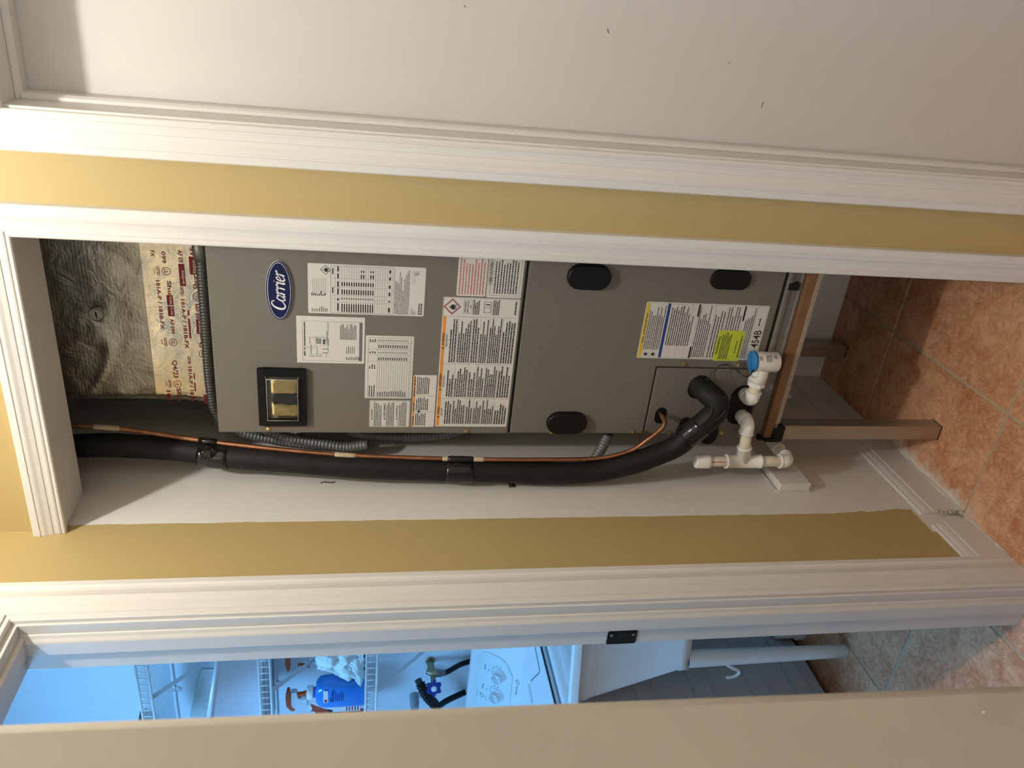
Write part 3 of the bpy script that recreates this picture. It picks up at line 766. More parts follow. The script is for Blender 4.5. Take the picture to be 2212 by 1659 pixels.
# open book with an i
bx0, bx1, bz0, bz1 = U(.895), U(.975), V(.625), V(.53); bm_ = (bx0+bx1)/2
frame_lines(p, bx0, bm_+.0003, bz0, bz1, q2, .0007); frame_lines(p, bm_-.0003, bx1, bz0, bz1, q2, .0007)
put_text(p, 'i', bm_+.0045, bm_+.0075, bz0+.003, bz1-.003, q2, bold=.04)
p.build('print', m_ink, o)
p = flatmb(); cxd, czd = U(.932), V(.118)
for a, b in ((.0185, .0163), (.0153, .0146)):
    pts = [(0, 1), (1, 0), (0, -1), (-1, 0)]
    for i in range(4):
        A, B = pts[i], pts[(i+1) % 4]
        p.add([(cxd+A[0]*a, q2, czd+A[1]*a), (cxd+B[0]*a, q2, czd+B[1]*a), (cxd+B[0]*b, q2, czd+B[1]*b), (cxd+A[0]*b, q2, czd+A[1]*b)], [(3, 2, 1, 0)])
p.build('color_band', m_red, o)
# red print note and user caution, running behind the casing
o, U, V, y = sticker('red_note_label', .4615, .5560, 1.2050, 1.2665, label='white sticker with small red print')
p = flatmb(); para(p, U(.04), U(.97), V(.04), V(.95), 9, y-E1, .5, .0034, .25); p.build('print', m_pinkink, o)
o, U, V, y = sticker('user_caution_label', .4600, .5560, 1.1280, 1.2030, label='white user caution sticker')
q = y-E1; p = flatmb()
for (a, b) in ((.07, .08),): frame_lines(p, U(.05), U(.96), V(.94), V(.09), q, .0005)
put_text(p, 'USER CAUTION!', U(.33), U(.82), V(.125), V(.045), q, bold=.02); frame_lines(p, U(.29), U(.86), V(.15), V(.025), q, .0004)
para(p, U(.10), U(.93), V(.18), V(.88), 9, q, .5, .0034, .25); p.build('print', m_ink, o)
# instructions with yellow and blue strips, R-454B
o, U, V, y = sticker('refrigerant_notice_label', .3260, .4640, .5500, .8435, label='tall white notice with yellow and blue strips')
q = y-E1
p = flatmb(); p.rect(U(.015), U(.985), V(.030), V(.006), q); p.build('color_band', m_yellow, o)
p = flatmb(); p.rect(U(.015), U(.985), V(.195), V(.172), q); p.build('color_band', m_bluep, o)
p = flatmb()
for t, a, b in (('Caution', .27, .40), ('Attention', .47, .63), ('Precauci\u00f3n', .68, .80)): put_text(p, t, U(a), U(b), V(.027), V(.010), q-.0001, bold=.015)
for a in (.43, .645): p.add([(U(a), q-.0001, V(.027)), (U(a+.028), q-.0001, V(.027)), (U(a+.014), q-.0001, V(.010))], [(0, 1, 2)])
para(p, U(.16), U(.98), V(.035), V(.165), 9, q, .5, .003, .3)
for a in (.05, .11): flame(p, U(.075), V(a+.012), .008, q); frame_lines(p, U(.02), U(.135), V(a+.04), V(a-.01), q, .0002)
frame_lines(p, U(.02), U(.98), V(.99), V(.03), q, .0003)
for a in (.12, .25, .31, .37, .43, .56, .66, .80, .905): p.rect(U(.02), U(.98), V(a)-.0001, V(a)+.0002, q)
para(p, U(.24), U(.96), V(.205), V(.40), 11, q, .5, .003, .4)
for a, b in ((.43, .75), (.87, .97)): pass
for a, c, d in ((.423, .015, .23), (.423, .77, .985), (.80, .015, .28), (.80, .72, .985)): p.rect(U(c), U(d), V(a+.012), V(a-.003), q)
para(p, U(.04), U(.97), V(.435), V(.55), 7, q, .5, .003, .35); para(p, U(.04), U(.97), V(.565), V(.655), 4, q, .45, .003, .4); para(p, U(.04), U(.97), V(.665), V(.79), 6, q, .45, .003, .4); para(p, U(.04), U(.97), V(.825), V(.90), 5, q, .5, .003, .3)
put_text(p, 'R - 454B', U(.015), U(.56), V(.985), V(.922), q, bold=.012)
p.rect(U(.60)-.0001, U(.60)+.0002, V(.985), V(.905), q); para(p, U(.64), U(.78), V(.94), V(.955), 1, q, .8, .003, 0)
p.build('print', m_ink, o)
# yellow green warning sticker
o, U, V, y = sticker('lime_warning_label', .3235, .4005, .5945, .6590, m_lime, .0025, .0004, FY-.0004, label='yellow green warning sticker overlapping the tall notice')
q = y-E1; p = flatmb()
put_text(p, 'WARNING', U(.20), U(.80), V(.135), V(.04), q, bold=.025)
para(p, U(.06), U(.95), V(.17), V(.54), 6, q, .5, .0035, .15); para(p, U(.26), U(.68), V(.76), V(.80), 1, q, .8, .004, 0); para(p, U(.12), U(.86), V(.90), V(.95), 1, q, .8, .004, 0)
p.build('print', m_ink, o)

# ------------------------------------------------------------------ equipment stand
st = thing('equipment_stand', (0.343, 0.42, 0.0), 'brown topped metal stand with square steel legs carrying the air handler', 'stand')
m = MB(); m.box(0.1215, 0.6200, 0.166, 0.700, 0.4615, 0.4825); m.build('shelf_board', m_board, st, 0.0008)
m = MB(); m.box(0.160, 0.582, 0.1655, 0.178, 0.4500, 0.4615); m.build('rail', m_ply, st, 0.001)
m = MB(); m.box(0.160, 0.582, 0.652, 0.665, 0.4450, 0.4615); m.build('rail', m_ply, st, 0.001)
for x in (0.125, 0.605):
    m = MB(); m.box(x, x+.012, 0.200, 0.630, 0.4450, 0.4615); m.build('rail', m_ply, st, 0.001)
for x, y in ((.1210, .1610), (.5830, .1610), (.1265, .6280), (.5830, .6280)):
    m = MB(); m.box(x, x+.038, y, y+.038, 0.0, 0.4615); l = m.build('leg', m_steel, st, 0.0015, 2)
    MB().box(x-.0006, x+.0386, y-.0006, y+.0386, 0.0, 0.0025).build('foot_pad', m_black, l, 0.0006)
for x0, s_ in ((.1145, 1), (.6280, -1)):
    m = MB(); P_ = [(x0, .4825), (x0+s_*.008, .4825), (x0+s_*.008, .4640), (x0+s_*.034, .4630), (x0+s_*.049, .4520), (x0+s_*.043, .4365), (x0+s_*.004, .4365), (x0, .441)]
    m.prism(P_ if s_ > 0 else P_[::-1], 'y', .157, .200); m.build('corner_bracket', m_black, st, 0.001)
m = MB(); m.lathe([(0, .006), (.006, .006), (.008, .004), (.011, .004), (.0115, 0)], (.127, .179, .5335), (0, -1, 0), 10); m.build('plug', m_black, ah)
m = MB(); m.box(.1130, .1255, .1680, .1800, .4850, .4960); m.box(.1100, .1180, .170, .178, .4835, .4885); m.build('latch', m_black, ah, 0.0012)

# ------------------------------------------------------------------ duct plenum with foil tape
PY = 0.270
pln = thing('duct_plenum', (0.36, 0.48, 1.764), 'foil faced duct plenum above the air handler, taped along its foot', 'duct')
from mathutils import noise
def foil_y(x, z, y, amp, seed):
    h = noise.noise(Vector((x*9+seed, z*13, seed)))*amp+noise.noise(Vector((x*34, z*22+seed, 1+seed)))*amp*0.35
    return y-h
def crumpled(name, x0, x1, z0, z1, y, mt, nx, nz, amp, corner=0.02, parent=pln, seed=0.0, ridge=0.0):
    m = MB(); v = []
    for j in range(nz+1):
        for i in range(nx+1):
            x = x0+(x1-x0)*i/nx; z = z0+(z1-z0)*j/nz
            yy = foil_y(x, z, y, amp, seed)
            if ridge: yy -= max(0, 0.10-abs(noise.noise(Vector((x*5+z*6+seed, (z-x)*1.6, 5.1)))))*ridge
            if corner and x < x0+corner:
                u = (x0+corner-x)/corner; yy += corner*(1-math.sqrt(max(0, 1-u*u)))+rnd.uniform(-.0025, .0025)*u
            v.append((x, yy, z))
    m.add(v, [(j*(nx+1)+i, j*(nx+1)+i+1, (j+1)*(nx+1)+i+1, (j+1)*(nx+1)+i) for j in range(nz) for i in range(nx)], True)
    m.flat = True
    return m.build(name, mt, parent)
m = MB(); m.box(.150, .556, PY+.008, .690, 1.762, 2.30); m.build('duct_board', mat('duct_board_fibre', (0.30, 0.26, 0.14), 0.9), pln)
crumpled('foil_facing', .1415, .560, 1.885, 2.30, PY+.004, m_foil, 80, 70, .0032, .022, ridge=.030)
m = MB(); m.box(.1425, .150, PY+.025, .690, 1.762, 2.30); m.build('foil_side', m_foil, pln)
t1 = crumpled('foil_tape_strip', .1440, .561, 1.836, 1.9065, PY-.0022, m_ftape, 150, 26, .0012, .022, seed=3.0)
t2 = crumpled('foil_tape_strip', .1430, .561, 1.803, 1.8420, PY-.0036, m_ftape, 150, 14, .0012, .022, seed=3.0)
t3 = crumpled('foil_tape_strip', .1420, .561, 1.762, 1.8210, PY-.0052, m_ftape, 150, 22, .0012, .022, seed=3.0)
def tape_print(par, y, items):
    p = flatmb()
    for it in items:
        kind = it[0]
        if kind == 't': put_text(p, it[1], it[2], it[3], it[4], it[5], y, bold=it[7] if len(it) > 7 else .026, flip=it[6])
        elif kind == 'r': p.rect(it[1], it[2], it[3], it[4], y)
        elif kind == 'o':
            cx, cz, r_, fl = it[1:5]
            for k in range(24):
                a, b = 2*math.pi*k/24, 2*math.pi*(k+1)/24
                p.add([(cx+r_*math.cos(a), y, cz+r_*math.sin(a)), (cx+r_*math.cos(b), y, cz+r_*math.sin(b)), (cx+r_*.86*math.cos(b), y, cz+r_*.86*math.sin(b)), (cx+r_*.86*math.cos(a), y, cz+r_*.86*math.sin(a))], [(3, 2, 1, 0)])
            put_text(p, 'UL', cx-r_*.5, cx+r_*.5, cz-r_*.45, cz+r_*.5, y, bold=.01, flip=fl)
    p.v = [(a, foil_y(a, c, b-.0003, .0012, 3.0), c) for a, b, c in p.v]
    return p.build('print', m_red, par)
# top strip, printed upside down: listing line above, brand line below
it = []
for x in (.457, .295, .193):
    it += [('o', x, 1.8600, .0088, True), ('t', 'LISTED', x-.010, x+.010, 1.8725, 1.8785, True), ('t', '157F', x-.006, x+.006, 1.8812, 1.8850, True, .0)]
it += [('t', '181A-P / 181B-FX', .325, .436, 1.8745, 1.8825, True), ('t', 'FX', .487, .501, 1.8790, 1.8870, True), ('t', '18/1', .144, .176, 1.8760, 1.8850, True)]
it += [('t', 'Shu', .405, .436, 1.8525, 1.8610, True, .03), ('r', .381, .404, 1.8520, 1.8645), ('r', .356, .379, 1.8520, 1.8645), ('t', 'AF 099', .315, .350, 1.8545, 1.8625, True), ('t', '099', .474, .500, 1.8580, 1.8660, True), ('t', 'Q4/23', .208, .252, 1.8560, 1.8680, True, .02), ('t', 'Shu', .150, .183, 1.8535, 1.8630, True, .03)]
tape_print(t1, PY-.0022, it)['kind'] = 'stuff'
it = [('t', '181A-P / 181B-FX', .281, .396, 1.8285, 1.8365, True), ('t', '181A-P / 181B', .150, .237, 1.8265, 1.8345, True), ('t', 'LISTED', .404, .424, 1.8290, 1.8355, True), ('t', 'LISTED', .243, .262, 1.8270, 1.8335, True),
      ('r', .426, .475, 1.8230, 1.8350), ('t', 'AF 09', .478, .505, 1.8245, 1.8345, True), ('r', .306, .352, 1.8215, 1.8255), ('r', .360, .372, 1.8215, 1.8250), ('r', .176, .198, 1.8212, 1.8245), ('r', .206, .222, 1.8212, 1.8240)]
tape_print(t2, PY-.0036, it)
it = [('r', .453, .492, 1.7965, 1.8130), ('r', .318, .352, 1.7950, 1.8090), ('r', .146, .168, 1.7920, 1.8060), ('o', .4040, 1.8015, .0100, False), ('o', .270, 1.7990, .0100, False), ('t', 'AF 099', .352, .388, 1.7995, 1.8085, False), ('t', 'AF', .492, .512, 1.8010, 1.8095, False),
      ('t', 'Shur', .420, .4530, 1.7990, 1.8090, False, .03), ('t', 'Shur', .285, .318, 1.7965, 1.8065, False, .03)]
tape_print(t3, PY-.0052, it)['kind'] = 'stuff'
p = flatmb(); put_text(p, 'tape', .455, .486, 1.7985, 1.8075, PY-.0052, bold=.03); put_text(p, 'tape', .320, .350, 1.7970, 1.8055, PY-.0052, bold=.03); put_text(p, 'tape', .358, .4025, 1.8540, 1.8605, PY-.0022, bold=.03, flip=True); put_text(p, 'tape', .430, .462, 1.8245, 1.8310, PY-.0036, bold=.03, flip=True)
p.v = [(a, foil_y(a, c, b-.0005, .0012, 3.0), c) for a, b, c in p.v]
p.build('print', mat('tape_cream_print', (0.72, 0.62, 0.45), 0.4), t3)['kind'] = 'stuff'
# dial thermometer pushed through the duct
dt = thing('dial_thermometer', (0.3630, PY-.004, 2.000), 'small round dial thermometer stuck in the foil duct', 'thermometer')
m = MB(); m.lathe([(-.004, .004), (.012, .004), (.0125, .0150), (.019, .0158), (.0215, .0152), (.0215, .0135), (.0195, .0130)], (.363, PY-.002, 2.0005), (0, -1, 0), 28); m.build('housing', mat('grey_steel', (0.30, 0.29, 0.27), 0.35, 0.9), dt)
m = MB(); m.lathe([(.0195, .0132), (.0196, 0)], (.363, PY-.002, 2.0005), (0, -1, 0), 28); m.build('dial', m_dial, dt)
p = flatmb(); yd = PY-.0219
for k in range(14):
    a = math.radians(-40+k*20); c, s_ = math.cos(a), math.sin(a)
    p.add([(.363+c*.0095-s_*.0004, yd, 2.0005+s_*.0095+c*.0004), (.363+c*.0095+s_*.0004, yd, 2.0005+s_*.0095-c*.0004), (.363+c*.0122+s_*.0004, yd, 2.0005+s_*.0122-c*.0004), (.363+c*.0122-s_*.0004, yd, 2.0005+s_*.0122+c*.0004)], [(0, 1, 2, 3)])
p.build('scale', m_ink, dt)
m = MB(); m.prism([(.3545, 1.9985), (.3690, 2.0000), (.3700, 2.0022), (.3560, 2.0015)], 'y', PY-.0230, PY-.0222); m.lathe([(0, .0022), (.0012, .0022), (.0015, 0)], (.363, PY-.0222, 2.0008), (0, -1, 0), 10); m.build('pointer', m_ink, dt)

# ------------------------------------------------------------------ flexible conduits
def conduit(name, pts, r, label, mt, pitch=0.0068, loc=None):
    path = resample(spline(pts, 10), pitch/4); n = len(path)
    t = thing(name, loc or tuple(path[-1]), label, 'conduit', None)
    rr = [r*(1.0, .93, .80, .93)[i % 4] for i in range(n)]
    m = MB(); m.tube(path, rr, 14); m.build('corrugated_sleeve', mt, t)
    return t
c1 = conduit('flexible_conduit', [(.506, .212, 1.7775), (.436, .212, 1.7790), (.384, .212, 1.7790), (.304, .212, 1.7800), (.248, .212, 1.7805), (.196, .210, 1.7780), (.158, .212, 1.7730), (.110, .230, 1.748), (.098, .262, 1.700)], .0118,
             'dark ridged flexible conduit lying across the top of the air handler', mat('dark_ridged_conduit', (0.052, 0.052, 0.046), 0.42, 0.3))
m = MB(); m.tube([(.556, .214, 1.780), (.520, .213, 1.779), (.503, .212, 1.7775)], [.0155, .0155, .0140], 16); m.build('connector', mat('dull_zinc_connector', (0.11, 0.105, 0.095), 0.45, 0.6), c1)
# conduit ends and a coil run hang down the gap between the cabinet and the left wall
def at_y(pts): return pts
conduit('flexible_conduit', [(.082, .30, 1.792), (.055, .298, 1.742), (.040, .296, 1.700), (.031, .293, 1.646), (.0285, .285, 1.592), (.0285, .278, 1.535), (.030, .272, 1.470)], .0130,
        'grey ridged flexible conduit hanging beside the cabinet, the one nearest the wall', m_grey, .0082)
conduit('flexible_conduit', [(.092, .262, 1.690), (.078, .260, 1.672), (.062, .259, 1.628), (.050, .258, 1.577), (.044, .255, 1.536), (.040, .250, 1.490), (.050, .245, 1.440)], .0130,
        'grey ridged flexible conduit hanging beside the cabinet, in front of the wall conduit', m_grey, .0082)
conduit('flexible_conduit', [(.036, .325, 1.492), (.028, .322, 1.440), (.028, .315, 1.368), (.036, .310, 1.282), (.050, .308, 1.224), (.085, .31, 1.16)], .0135,
        'grey ridged flexible conduit lower down, running behind the copper tube', m_grey, .0086)
conduit('flexible_conduit', [(.108, .206, .868), (.080, .206, .8740), (.060, .206, .8800), (.038, .206, .8880), (.012, .206, .8930)], .0140,
        'short stub of ridged conduit from the wall into the cabinet side', m_grey, .0086)

# ------------------------------------------------------------------ refrigerant lines
sl = thing('insulated_suction_pipe', (0.044, .14, 1.10), 'fat black foam insulated pipe bending down into the air handler', 'pipe')
path = spline([(.074, .205, 2.30), (.074, .20, 2.12), (.0740, .20, 2.063), (.075, .20, 1.981), (.071, .19, 1.858), (.064, .175, 1.76), (.061, .16, 1.633), (.054, .15, 1.505), (.049, .145, 1.374), (.0425, .140, 1.142), (.0390, .138, 1.03), (.044, .136, .915), (.066, .134, .832), (.088, .132, .779), (.119, .130, .723), (.172, .128, .681)], 8)
m = MB(); m.tube(path, lambda t: .0262+.0006*math.sin(t*40), 22); m.build('foam_sleeve', m_foam, sl)
pe = spline([(.160, .128, .690), (.190, .124, .667), (.222, .120, .6500), (.246, .124, .6520), (.256, .146, .668), (.257, .192, .676)], 8)
m = MB(); m.tube(pe, .0275, 22); m.build('foam_sleeve', m_foam, sl)
def band(pts, r, mt=m_tape, name='tape_band', parent=sl, seg=22):
    m = MB(); m.tube(pts, r, seg); return m.build(name, mt, parent)
band(spline([(.066, .182, 1.808), (.0625, .176, 1.776), (.063, .171, 1.744)], 4), [.0268, .0275, .0272]+[.0275]*5+[.0268])
band(spline([(.0445, .1416, 1.265), (.0430, .1405, 1.24), (.0430, .1400, 1.205)], 4), .0274)
band(spline([(.143, .129, .7035), (.160, .128, .690), (.180, .126, .674)], 5), .0285)
m = MB(); pts = spline([(.084, .166, 1.806), (.082, .160, 1.794), (.081, .158, 1.780), (.084, .162, 1.766)], 5); sg = 16; n_ = len(pts); v = []
for i, q in enumerate(pts):
    e = math.sin(math.pi*(i+.6)/(n_+.2))**.5
    for k in range(sg):
        t = 2*math.pi*k/sg; d = Vector((math.cos(t), math.sin(t), 0))
        rr = (.0175+.0055*noise.noise(Vector((d.x*2.2, d.y*2.2, q.z*130))))*e
        v.append((q.x+d.x*rr, q.y+d.y*rr*.75, q.z+.004*noise.noise(Vector((d.x*3, d.y*3, q.z*90)))))
m.add(v, [(i*sg+k, i*sg+(k+1) % sg, (i+1)*sg+(k+1) % sg, (i+1)*sg+k) for i in range(n_-1) for k in range(sg)]+[tuple(range(sg)), tuple(range((n_-1)*sg, n_*sg))])
m.build('tape_knot', m_tape, sl)
m = MB()
for k in range(7):
    a = Vector((.136+.007*k, .1005+rnd.uniform(-.001, .001), .716-.0062*k)); m.tube([a+Vector((-.002, 0, -.014)), a, a+Vector((.004, .001, .012))], [.0008, .0016, .0008], 6)
m.build('tape_tail', m_tape, sl)
cl = thing('copper_liquid_line', (.08, .14, 1.2), 'thin bare copper tube strapped along the fat black pipe', 'pipe')
cp = spline([(.126, .20, 2.30), (.125, .20, 2.12), (.124, .20, 2.057), (.118, .20, 1.976), (.110, .195, 1.904), (.100, .185, 1.817), (.097, .175, 1.757), (.090, .160, 1.632), (.083, .150, 1.505), (.079, .145, 1.375), (.0785, .140, 1.27), (.0765, .140, 1.19), (.0755, .140, 1.035), (.079, .140, .908), (.101, .138, .832), (.134, .138, .792), (.160, .140, .765), (.1745, .146, .757), (.180, .165, .7575), (.180, .20, .759)], 8)
m = MB(); m.tube(cp, .0051, 14); m.build('tube', m_copper, cl)
m = MB(); m.tube([q for q in cp if q.z > 1.80], .0056, 12); m.build('aged_section', m_cdull, cl)
m = MB(); m.tube([q for q in cp if q.z < .775 and q.y < .17], .0058, 12); m.build('brazed_bend', m_cdull, cl)
for z0, z1 in ((1.955, 2.03), (1.468, 1.515), (1.262, 1.275), (1.178, 1.205)):
    seg = [q for q in cp if z0-.02 < q.z < z1+.02]
    def cut(z):
        for a, b in zip(cp, cp[1:]):
            if (a.z-z)*(b.z-z) <= 0 and a.z != b.z: return a+(b-a)*((z-a.z)/(b.z-a.z))
    m = MB(); m.tube([cut(z1-(z1-z0)*i/5) for i in range(6)], [.0054, .0058, .0056, .0059, .0056, .0053], 12); m.build('tape_residue', m_mask, cl)
m = MB(); m.tube([cut(z) for z in (1.807, 1.795, 1.780, 1.768)], [.0066, .0085, .0085, .0066], 12); m.build('tape_wrap', m_tape, cl)
m = MB(); m.tube([cut(z) for z in (1.262, 1.255, 1.21, 1.204)], [.0060, .0072, .0072, .0060], 12); m.build('tape_wrap', m_tape, cl)
# small clip on the wall that the pipe hangs from
pc = thing('pipe_clip', (.004, .150, 1.105), 'tiny metal pipe clip screwed to the wall behind the black pipe', 'clip')
m = MB(); m.box(0.0, .0022, .136, .155, 1.0975, 1.1125); m.build('plate', mat('clip_steel', (0.10, 0.09, 0.08), 0.4, 0.7), pc, 0.0008)
m = MB(); m.lathe([(0, .0062), (.002, .006), (.0045, .0045), (.005, 0)], (.0022, .1455, 1.105), (1, 0, 0), 14); m.build('screw', m_bronze, pc)

# ------------------------------------------------------------------ PVC condensate drain
DY, DZ = .140, .556
fl = thing('float_switch_assembly', (.26, DY, DZ), 'white PVC tee with a blue cap and elbow at the drain port, standing upright', 'drain fitting')
def pipe(name, a, b, r, par, mt=m_pvcp): m = MB(); m.cyl(a, b, r, 24); return m.build(name, mt, par, 0.0006, 1)
def elbow(par, c, d1, d2, r=.0168, name='elbow', L=.026):
    """90 degree socket elbow centred on c with openings towards d1 and d2"""
    c, d1, d2 = Vector(c), Vector(d1), Vector(d2); R = .0155
    pts = [c+d1*L, c+d1*(R+.0005)]+[c+d1*R*(1-math.sin(t))+d2*R*(1-math.cos(t)) for t in [math.pi/2*k/9 for k in range(1, 9)]]+[c+d2*(R+.0005), c+d2*L]
    m = MB(); m.tube(pts, [r]*len(pts), 24)
    for d in (d1, d2): m.tube([c+d*(L-.0045), c+d*(L-.0040), c+d*(L+.0005)], [r+.0002, r+.0012, r+.0012], 24)
    return m.build(name, m_pvc, par)
pipe('stub', (.238, .182, DZ), (.238, DY+.012, DZ), .0166, fl, m_pvc)
elbow(fl, (.2390, DY, DZ), (0, 1, 0), (1, 0, 0))
m = MB(); m.lathe([(0, .0035), (.0008, .003), (.001, 0)], (.246, DY-.0168, DZ-.002), (0, -1, 0), 12); m.build('mould_mark', m_pvc, fl)
pipe('pipe', (.258, DY, DZ), (.290, DY, DZ), .0136, fl)
m = MB(); m.lathe([(0, .0150), (.0005, .0208), (.0065, .0212), (.0075, .0200)], (.281, DY, DZ), (1, 0, 0), 8, False); m.lathe([(.0075, .0190), (.0115, .0190), (.0120, .0205), (.030, .0205), (.047, .0205)], (.281, DY, DZ), (1, 0, 0), 24); m.build('bushing', m_pvc, fl)
m = MB(); m.lathe([(-.0300, 0), (-.0300, .0222), (-.0275, .0236), (.0265, .0236), (.0272, .0236)], (.3425, DY, .5495), (0, 0, 1), 28); tee = m.build('tee', m_pvc, fl)
m = MB(); m.lathe([(.0268, .0236), (.0270, .0246), (.0325, .0246), (.0330, .0236), (.0330, 0)], (.3425, DY, .5495), (0, 0, 1), 28); cap = m.build('blue_cap', m_bcap, fl); cap['label'] = 'blue plastic cap with a slot'
m = MB(); c_, s_ = math.cos(.5), math.sin(.5)
m.add([(.3425+a*c_-b*s_, DY+a*s_+b*c_, z) for z in (.5824, .5829) for a, b in ((-.0238, -.0012), (.0238, -.0012), (.0238, .0012), (-.0238, .0012))], [(3, 2, 1, 0), (4, 5, 6, 7), (0, 1, 5, 4), (1, 2, 6, 5), (2, 3, 7, 6), (3, 0, 4, 7)])
m.build('cap_slot', mat('dark_blue_slot', (0.006, 0.06, 0.19), 0.5), cap)
def curved_print(par, cx, cy, r, a0, a1, z0, z1, n=5):
    p = flatmb()
    for i in range(n):
        z = z1-(z1-z0)*(i+.5)/n; a = a0
        while a < a1-.03:
            w = rnd.uniform(.05, .14); hh = (z1-z0)/n*.32
            p.add([(cx+r*math.sin(a), cy-r*math.cos(a), z-hh), (cx+r*math.sin(a+w), cy-r*math.cos(a+w), z-hh), (cx+r*math.sin(a+w), cy-r*math.cos(a+w), z+hh), (cx+r*math.sin(a), cy-r*math.cos(a), z+hh)], [(0, 1, 2, 3)]); a += w+.05
    o = p.build('print', m_ink, par); o['kind'] = 'stuff'; return o
curved_print(tee, .3425, DY, .02385, .55, 1.0, .566, .574, 2); curved_print(tee, .3425, DY, .02385, .45, 1.05, .5425, .5575, 4); curved_print(tee, .3425, DY, .02385, .75, 1.15, .530, .538, 2)
# switch wires
wr = thing('switch_wire', (.28, .16, .63), 'pair of thin black wires looping from the blue cap to the black pipe', 'wire')
for pts in ([(.3330, .118, .583), (.318, .115, .592), (.314, .120, .603), (.321, .132, .612), (.3265, .145, .622), (.327, .155, .632), (.318, .160, .650), (.297, .160, .664), (.272, .150, .674), (.262, .118, .672), (.232, .098, .672), (.196, .098, .690)],
            [(.3340, .117, .585), (.3200, .113, .597), (.3175, .119, .607), (.3230, .135, .620), (.3260, .150, .634), (.320, .158, .648), (.302, .160, .655), (.280, .152, .654), (.262, .130, .648), (.240, .094, .642), (.205, .096, .664), (.196, .098, .690)]):
    m = MB(); m.tube(spline(pts, 8), .0012, 8); m.build('strand', m_wire, wr)
dr = thing('drain_trap', (.07, DY, .536), 'white PVC drain elbow, tee and cleanout cap beside the cabinet foot', 'drain pipe')
LX = .0700
pipe('stub', (.178, .182, .550), (.178, DY+.012, .550), .0166, dr, m_pvc)
elbow(dr, (.1770, DY, .548), (0, 1, 0), (-1, 0, 0))
pipe('pipe', (.156, DY, .5465), (.095, DY, .5395), .0134, dr)
m = MB(); m.tube([(.1130, DY, .5415), (.1080, DY, .5410), (.1075, DY, .5409), (.072, DY, .5365)], [.0178, .0178, .0168, .0168], 24); m.lathe([(-.0475, .0178), (-.0430, .0178), (-.0425, .0168), (.0415, .0168), (.0420, .0178), (.0465, .0178), (.0465, .0137), (-.0475, .0137), (-.0475, .0178)], (LX, DY, .5360), (0, 0, 1), 24); m.build('tee', m_pvc, dr)
pipe('pipe', (LX, DY, .575), (LX, DY, .640), .0134, dr)
m = MB(); m.lathe([(0, .0137), (0, .0176), (.0060, .0176), (.034, .0170), (.0365, .0158), (.0375, .0120), (.0375, 0)], (LX, DY, .6235), (0, 0, 1), 24); m.build('cleanout_cap', m_pvc, dr)
p = flatmb()
for i in range(7):
    z = .587+.0052*i
    for a in (.32, .48):
        w = rnd.uniform(.05, .11); p.add([(LX+.01355*math.sin(a), DY-.01355*math.cos(a), z), (LX+.01355*math.sin(a+w), DY-.01355*math.cos(a+w), z), (LX+.01355*math.sin(a+w), DY-.01355*math.cos(a+w), z+.004), (LX+.01355*math.sin(a), DY-.01355*math.cos(a), z+.004)], [(0, 1, 2, 3)])
p.build('print', m_red, dr)
pipe('pipe', (LX, DY, .495), (LX, DY, .430), .0134, dr)
elbow(dr, (LX, DY, .4130), (0, 0, 1), (0, 1, 0))
pipe('pipe', (LX, DY+.02, .4130), (LX, .300, .4130), .0134, dr)
m = MB(); m.cyl((LX, .192, .4130), (LX, .232, .4130), .0168, 24); m.build('coupling', m_pvc, dr, 0.0008, 1)
# wire nuts hanging under the stand
wn = thing('wire_connector', (.007, .62, .155), 'three little white crimp ends stuck on the wall under the stand', 'connector')
for (y0, z0, y1, z1) in ((.655, .134, .640, .147), (.625, .160, .612, .166), (.606, .1655, .588, .1715)):
    m = MB(); m.cyl((.007, y0, z0), (.007, y1, z1), .0060, 10, .0048); m.build('crimp', m_pvc, wn, 0.0008, 1)

# ------------------------------------------------------------------ laundry: washer
ws = thing('washing_machine', (-1.155, .33, 0.0), 'white top loading washing machine with two chrome knobs below the wire shelves', 'washer')
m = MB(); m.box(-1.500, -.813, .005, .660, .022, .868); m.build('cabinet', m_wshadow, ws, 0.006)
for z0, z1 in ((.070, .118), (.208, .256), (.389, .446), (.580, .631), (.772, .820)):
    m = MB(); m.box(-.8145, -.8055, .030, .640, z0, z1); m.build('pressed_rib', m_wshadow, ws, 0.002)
for x, y in ((-1.46, .05), (-.86, .05), (-1.46, .62), (-.86, .62)):
    m = MB(); m.cyl((x, y, 0), (x, y, .024), .020, 14); m.build('foot', m_black, ws)
m = MB(); m.box(-1.503, -.8095, .002, .664, .868, .889); m.build('top_deck', m_enamel, ws, 0.007, 3)
m = MB(); prof = [(.455, .887), (.500, .905), (.632, 1.037), (.640, 1.058), (.652, 1.062), (.662, 1.050), (.664, .98), (.662, .887)]
m.prism(prof, 'x', -1.498, -.838); con = m.build('console', m_enamel, ws, 0.012, 3)
def cp_(X, s, h=0.0):      # point on the sloping console face: X, distance up the slope, height off the face
    c = math.sqrt(.5); return (X, .500+s*c-h*c, .905+s*c+h*c)
poly = [(-1.48, .030), (-1.196, .032), (-1.060, .036), (-1.020, .066), (-1.012, .090), (-1.020, .140), (-1.034, .168), (-1.060, .184), (-1.48, .188)]
m = MB(); v = [cp_(x, s, .0004) for x, s in poly]+[cp_(x, s, .0028) for x, s in poly]; n = len(poly)
m.add(v, [tuple(range(n-1, -1, -1)), tuple(range(n, 2*n))]+[(i, (i+1) % n, n+(i+1) % n, n+i) for i in range(n)])
m.build('control_panel', m_panel, ws, 0.0006, 1)
c45 = math.sqrt(.5)
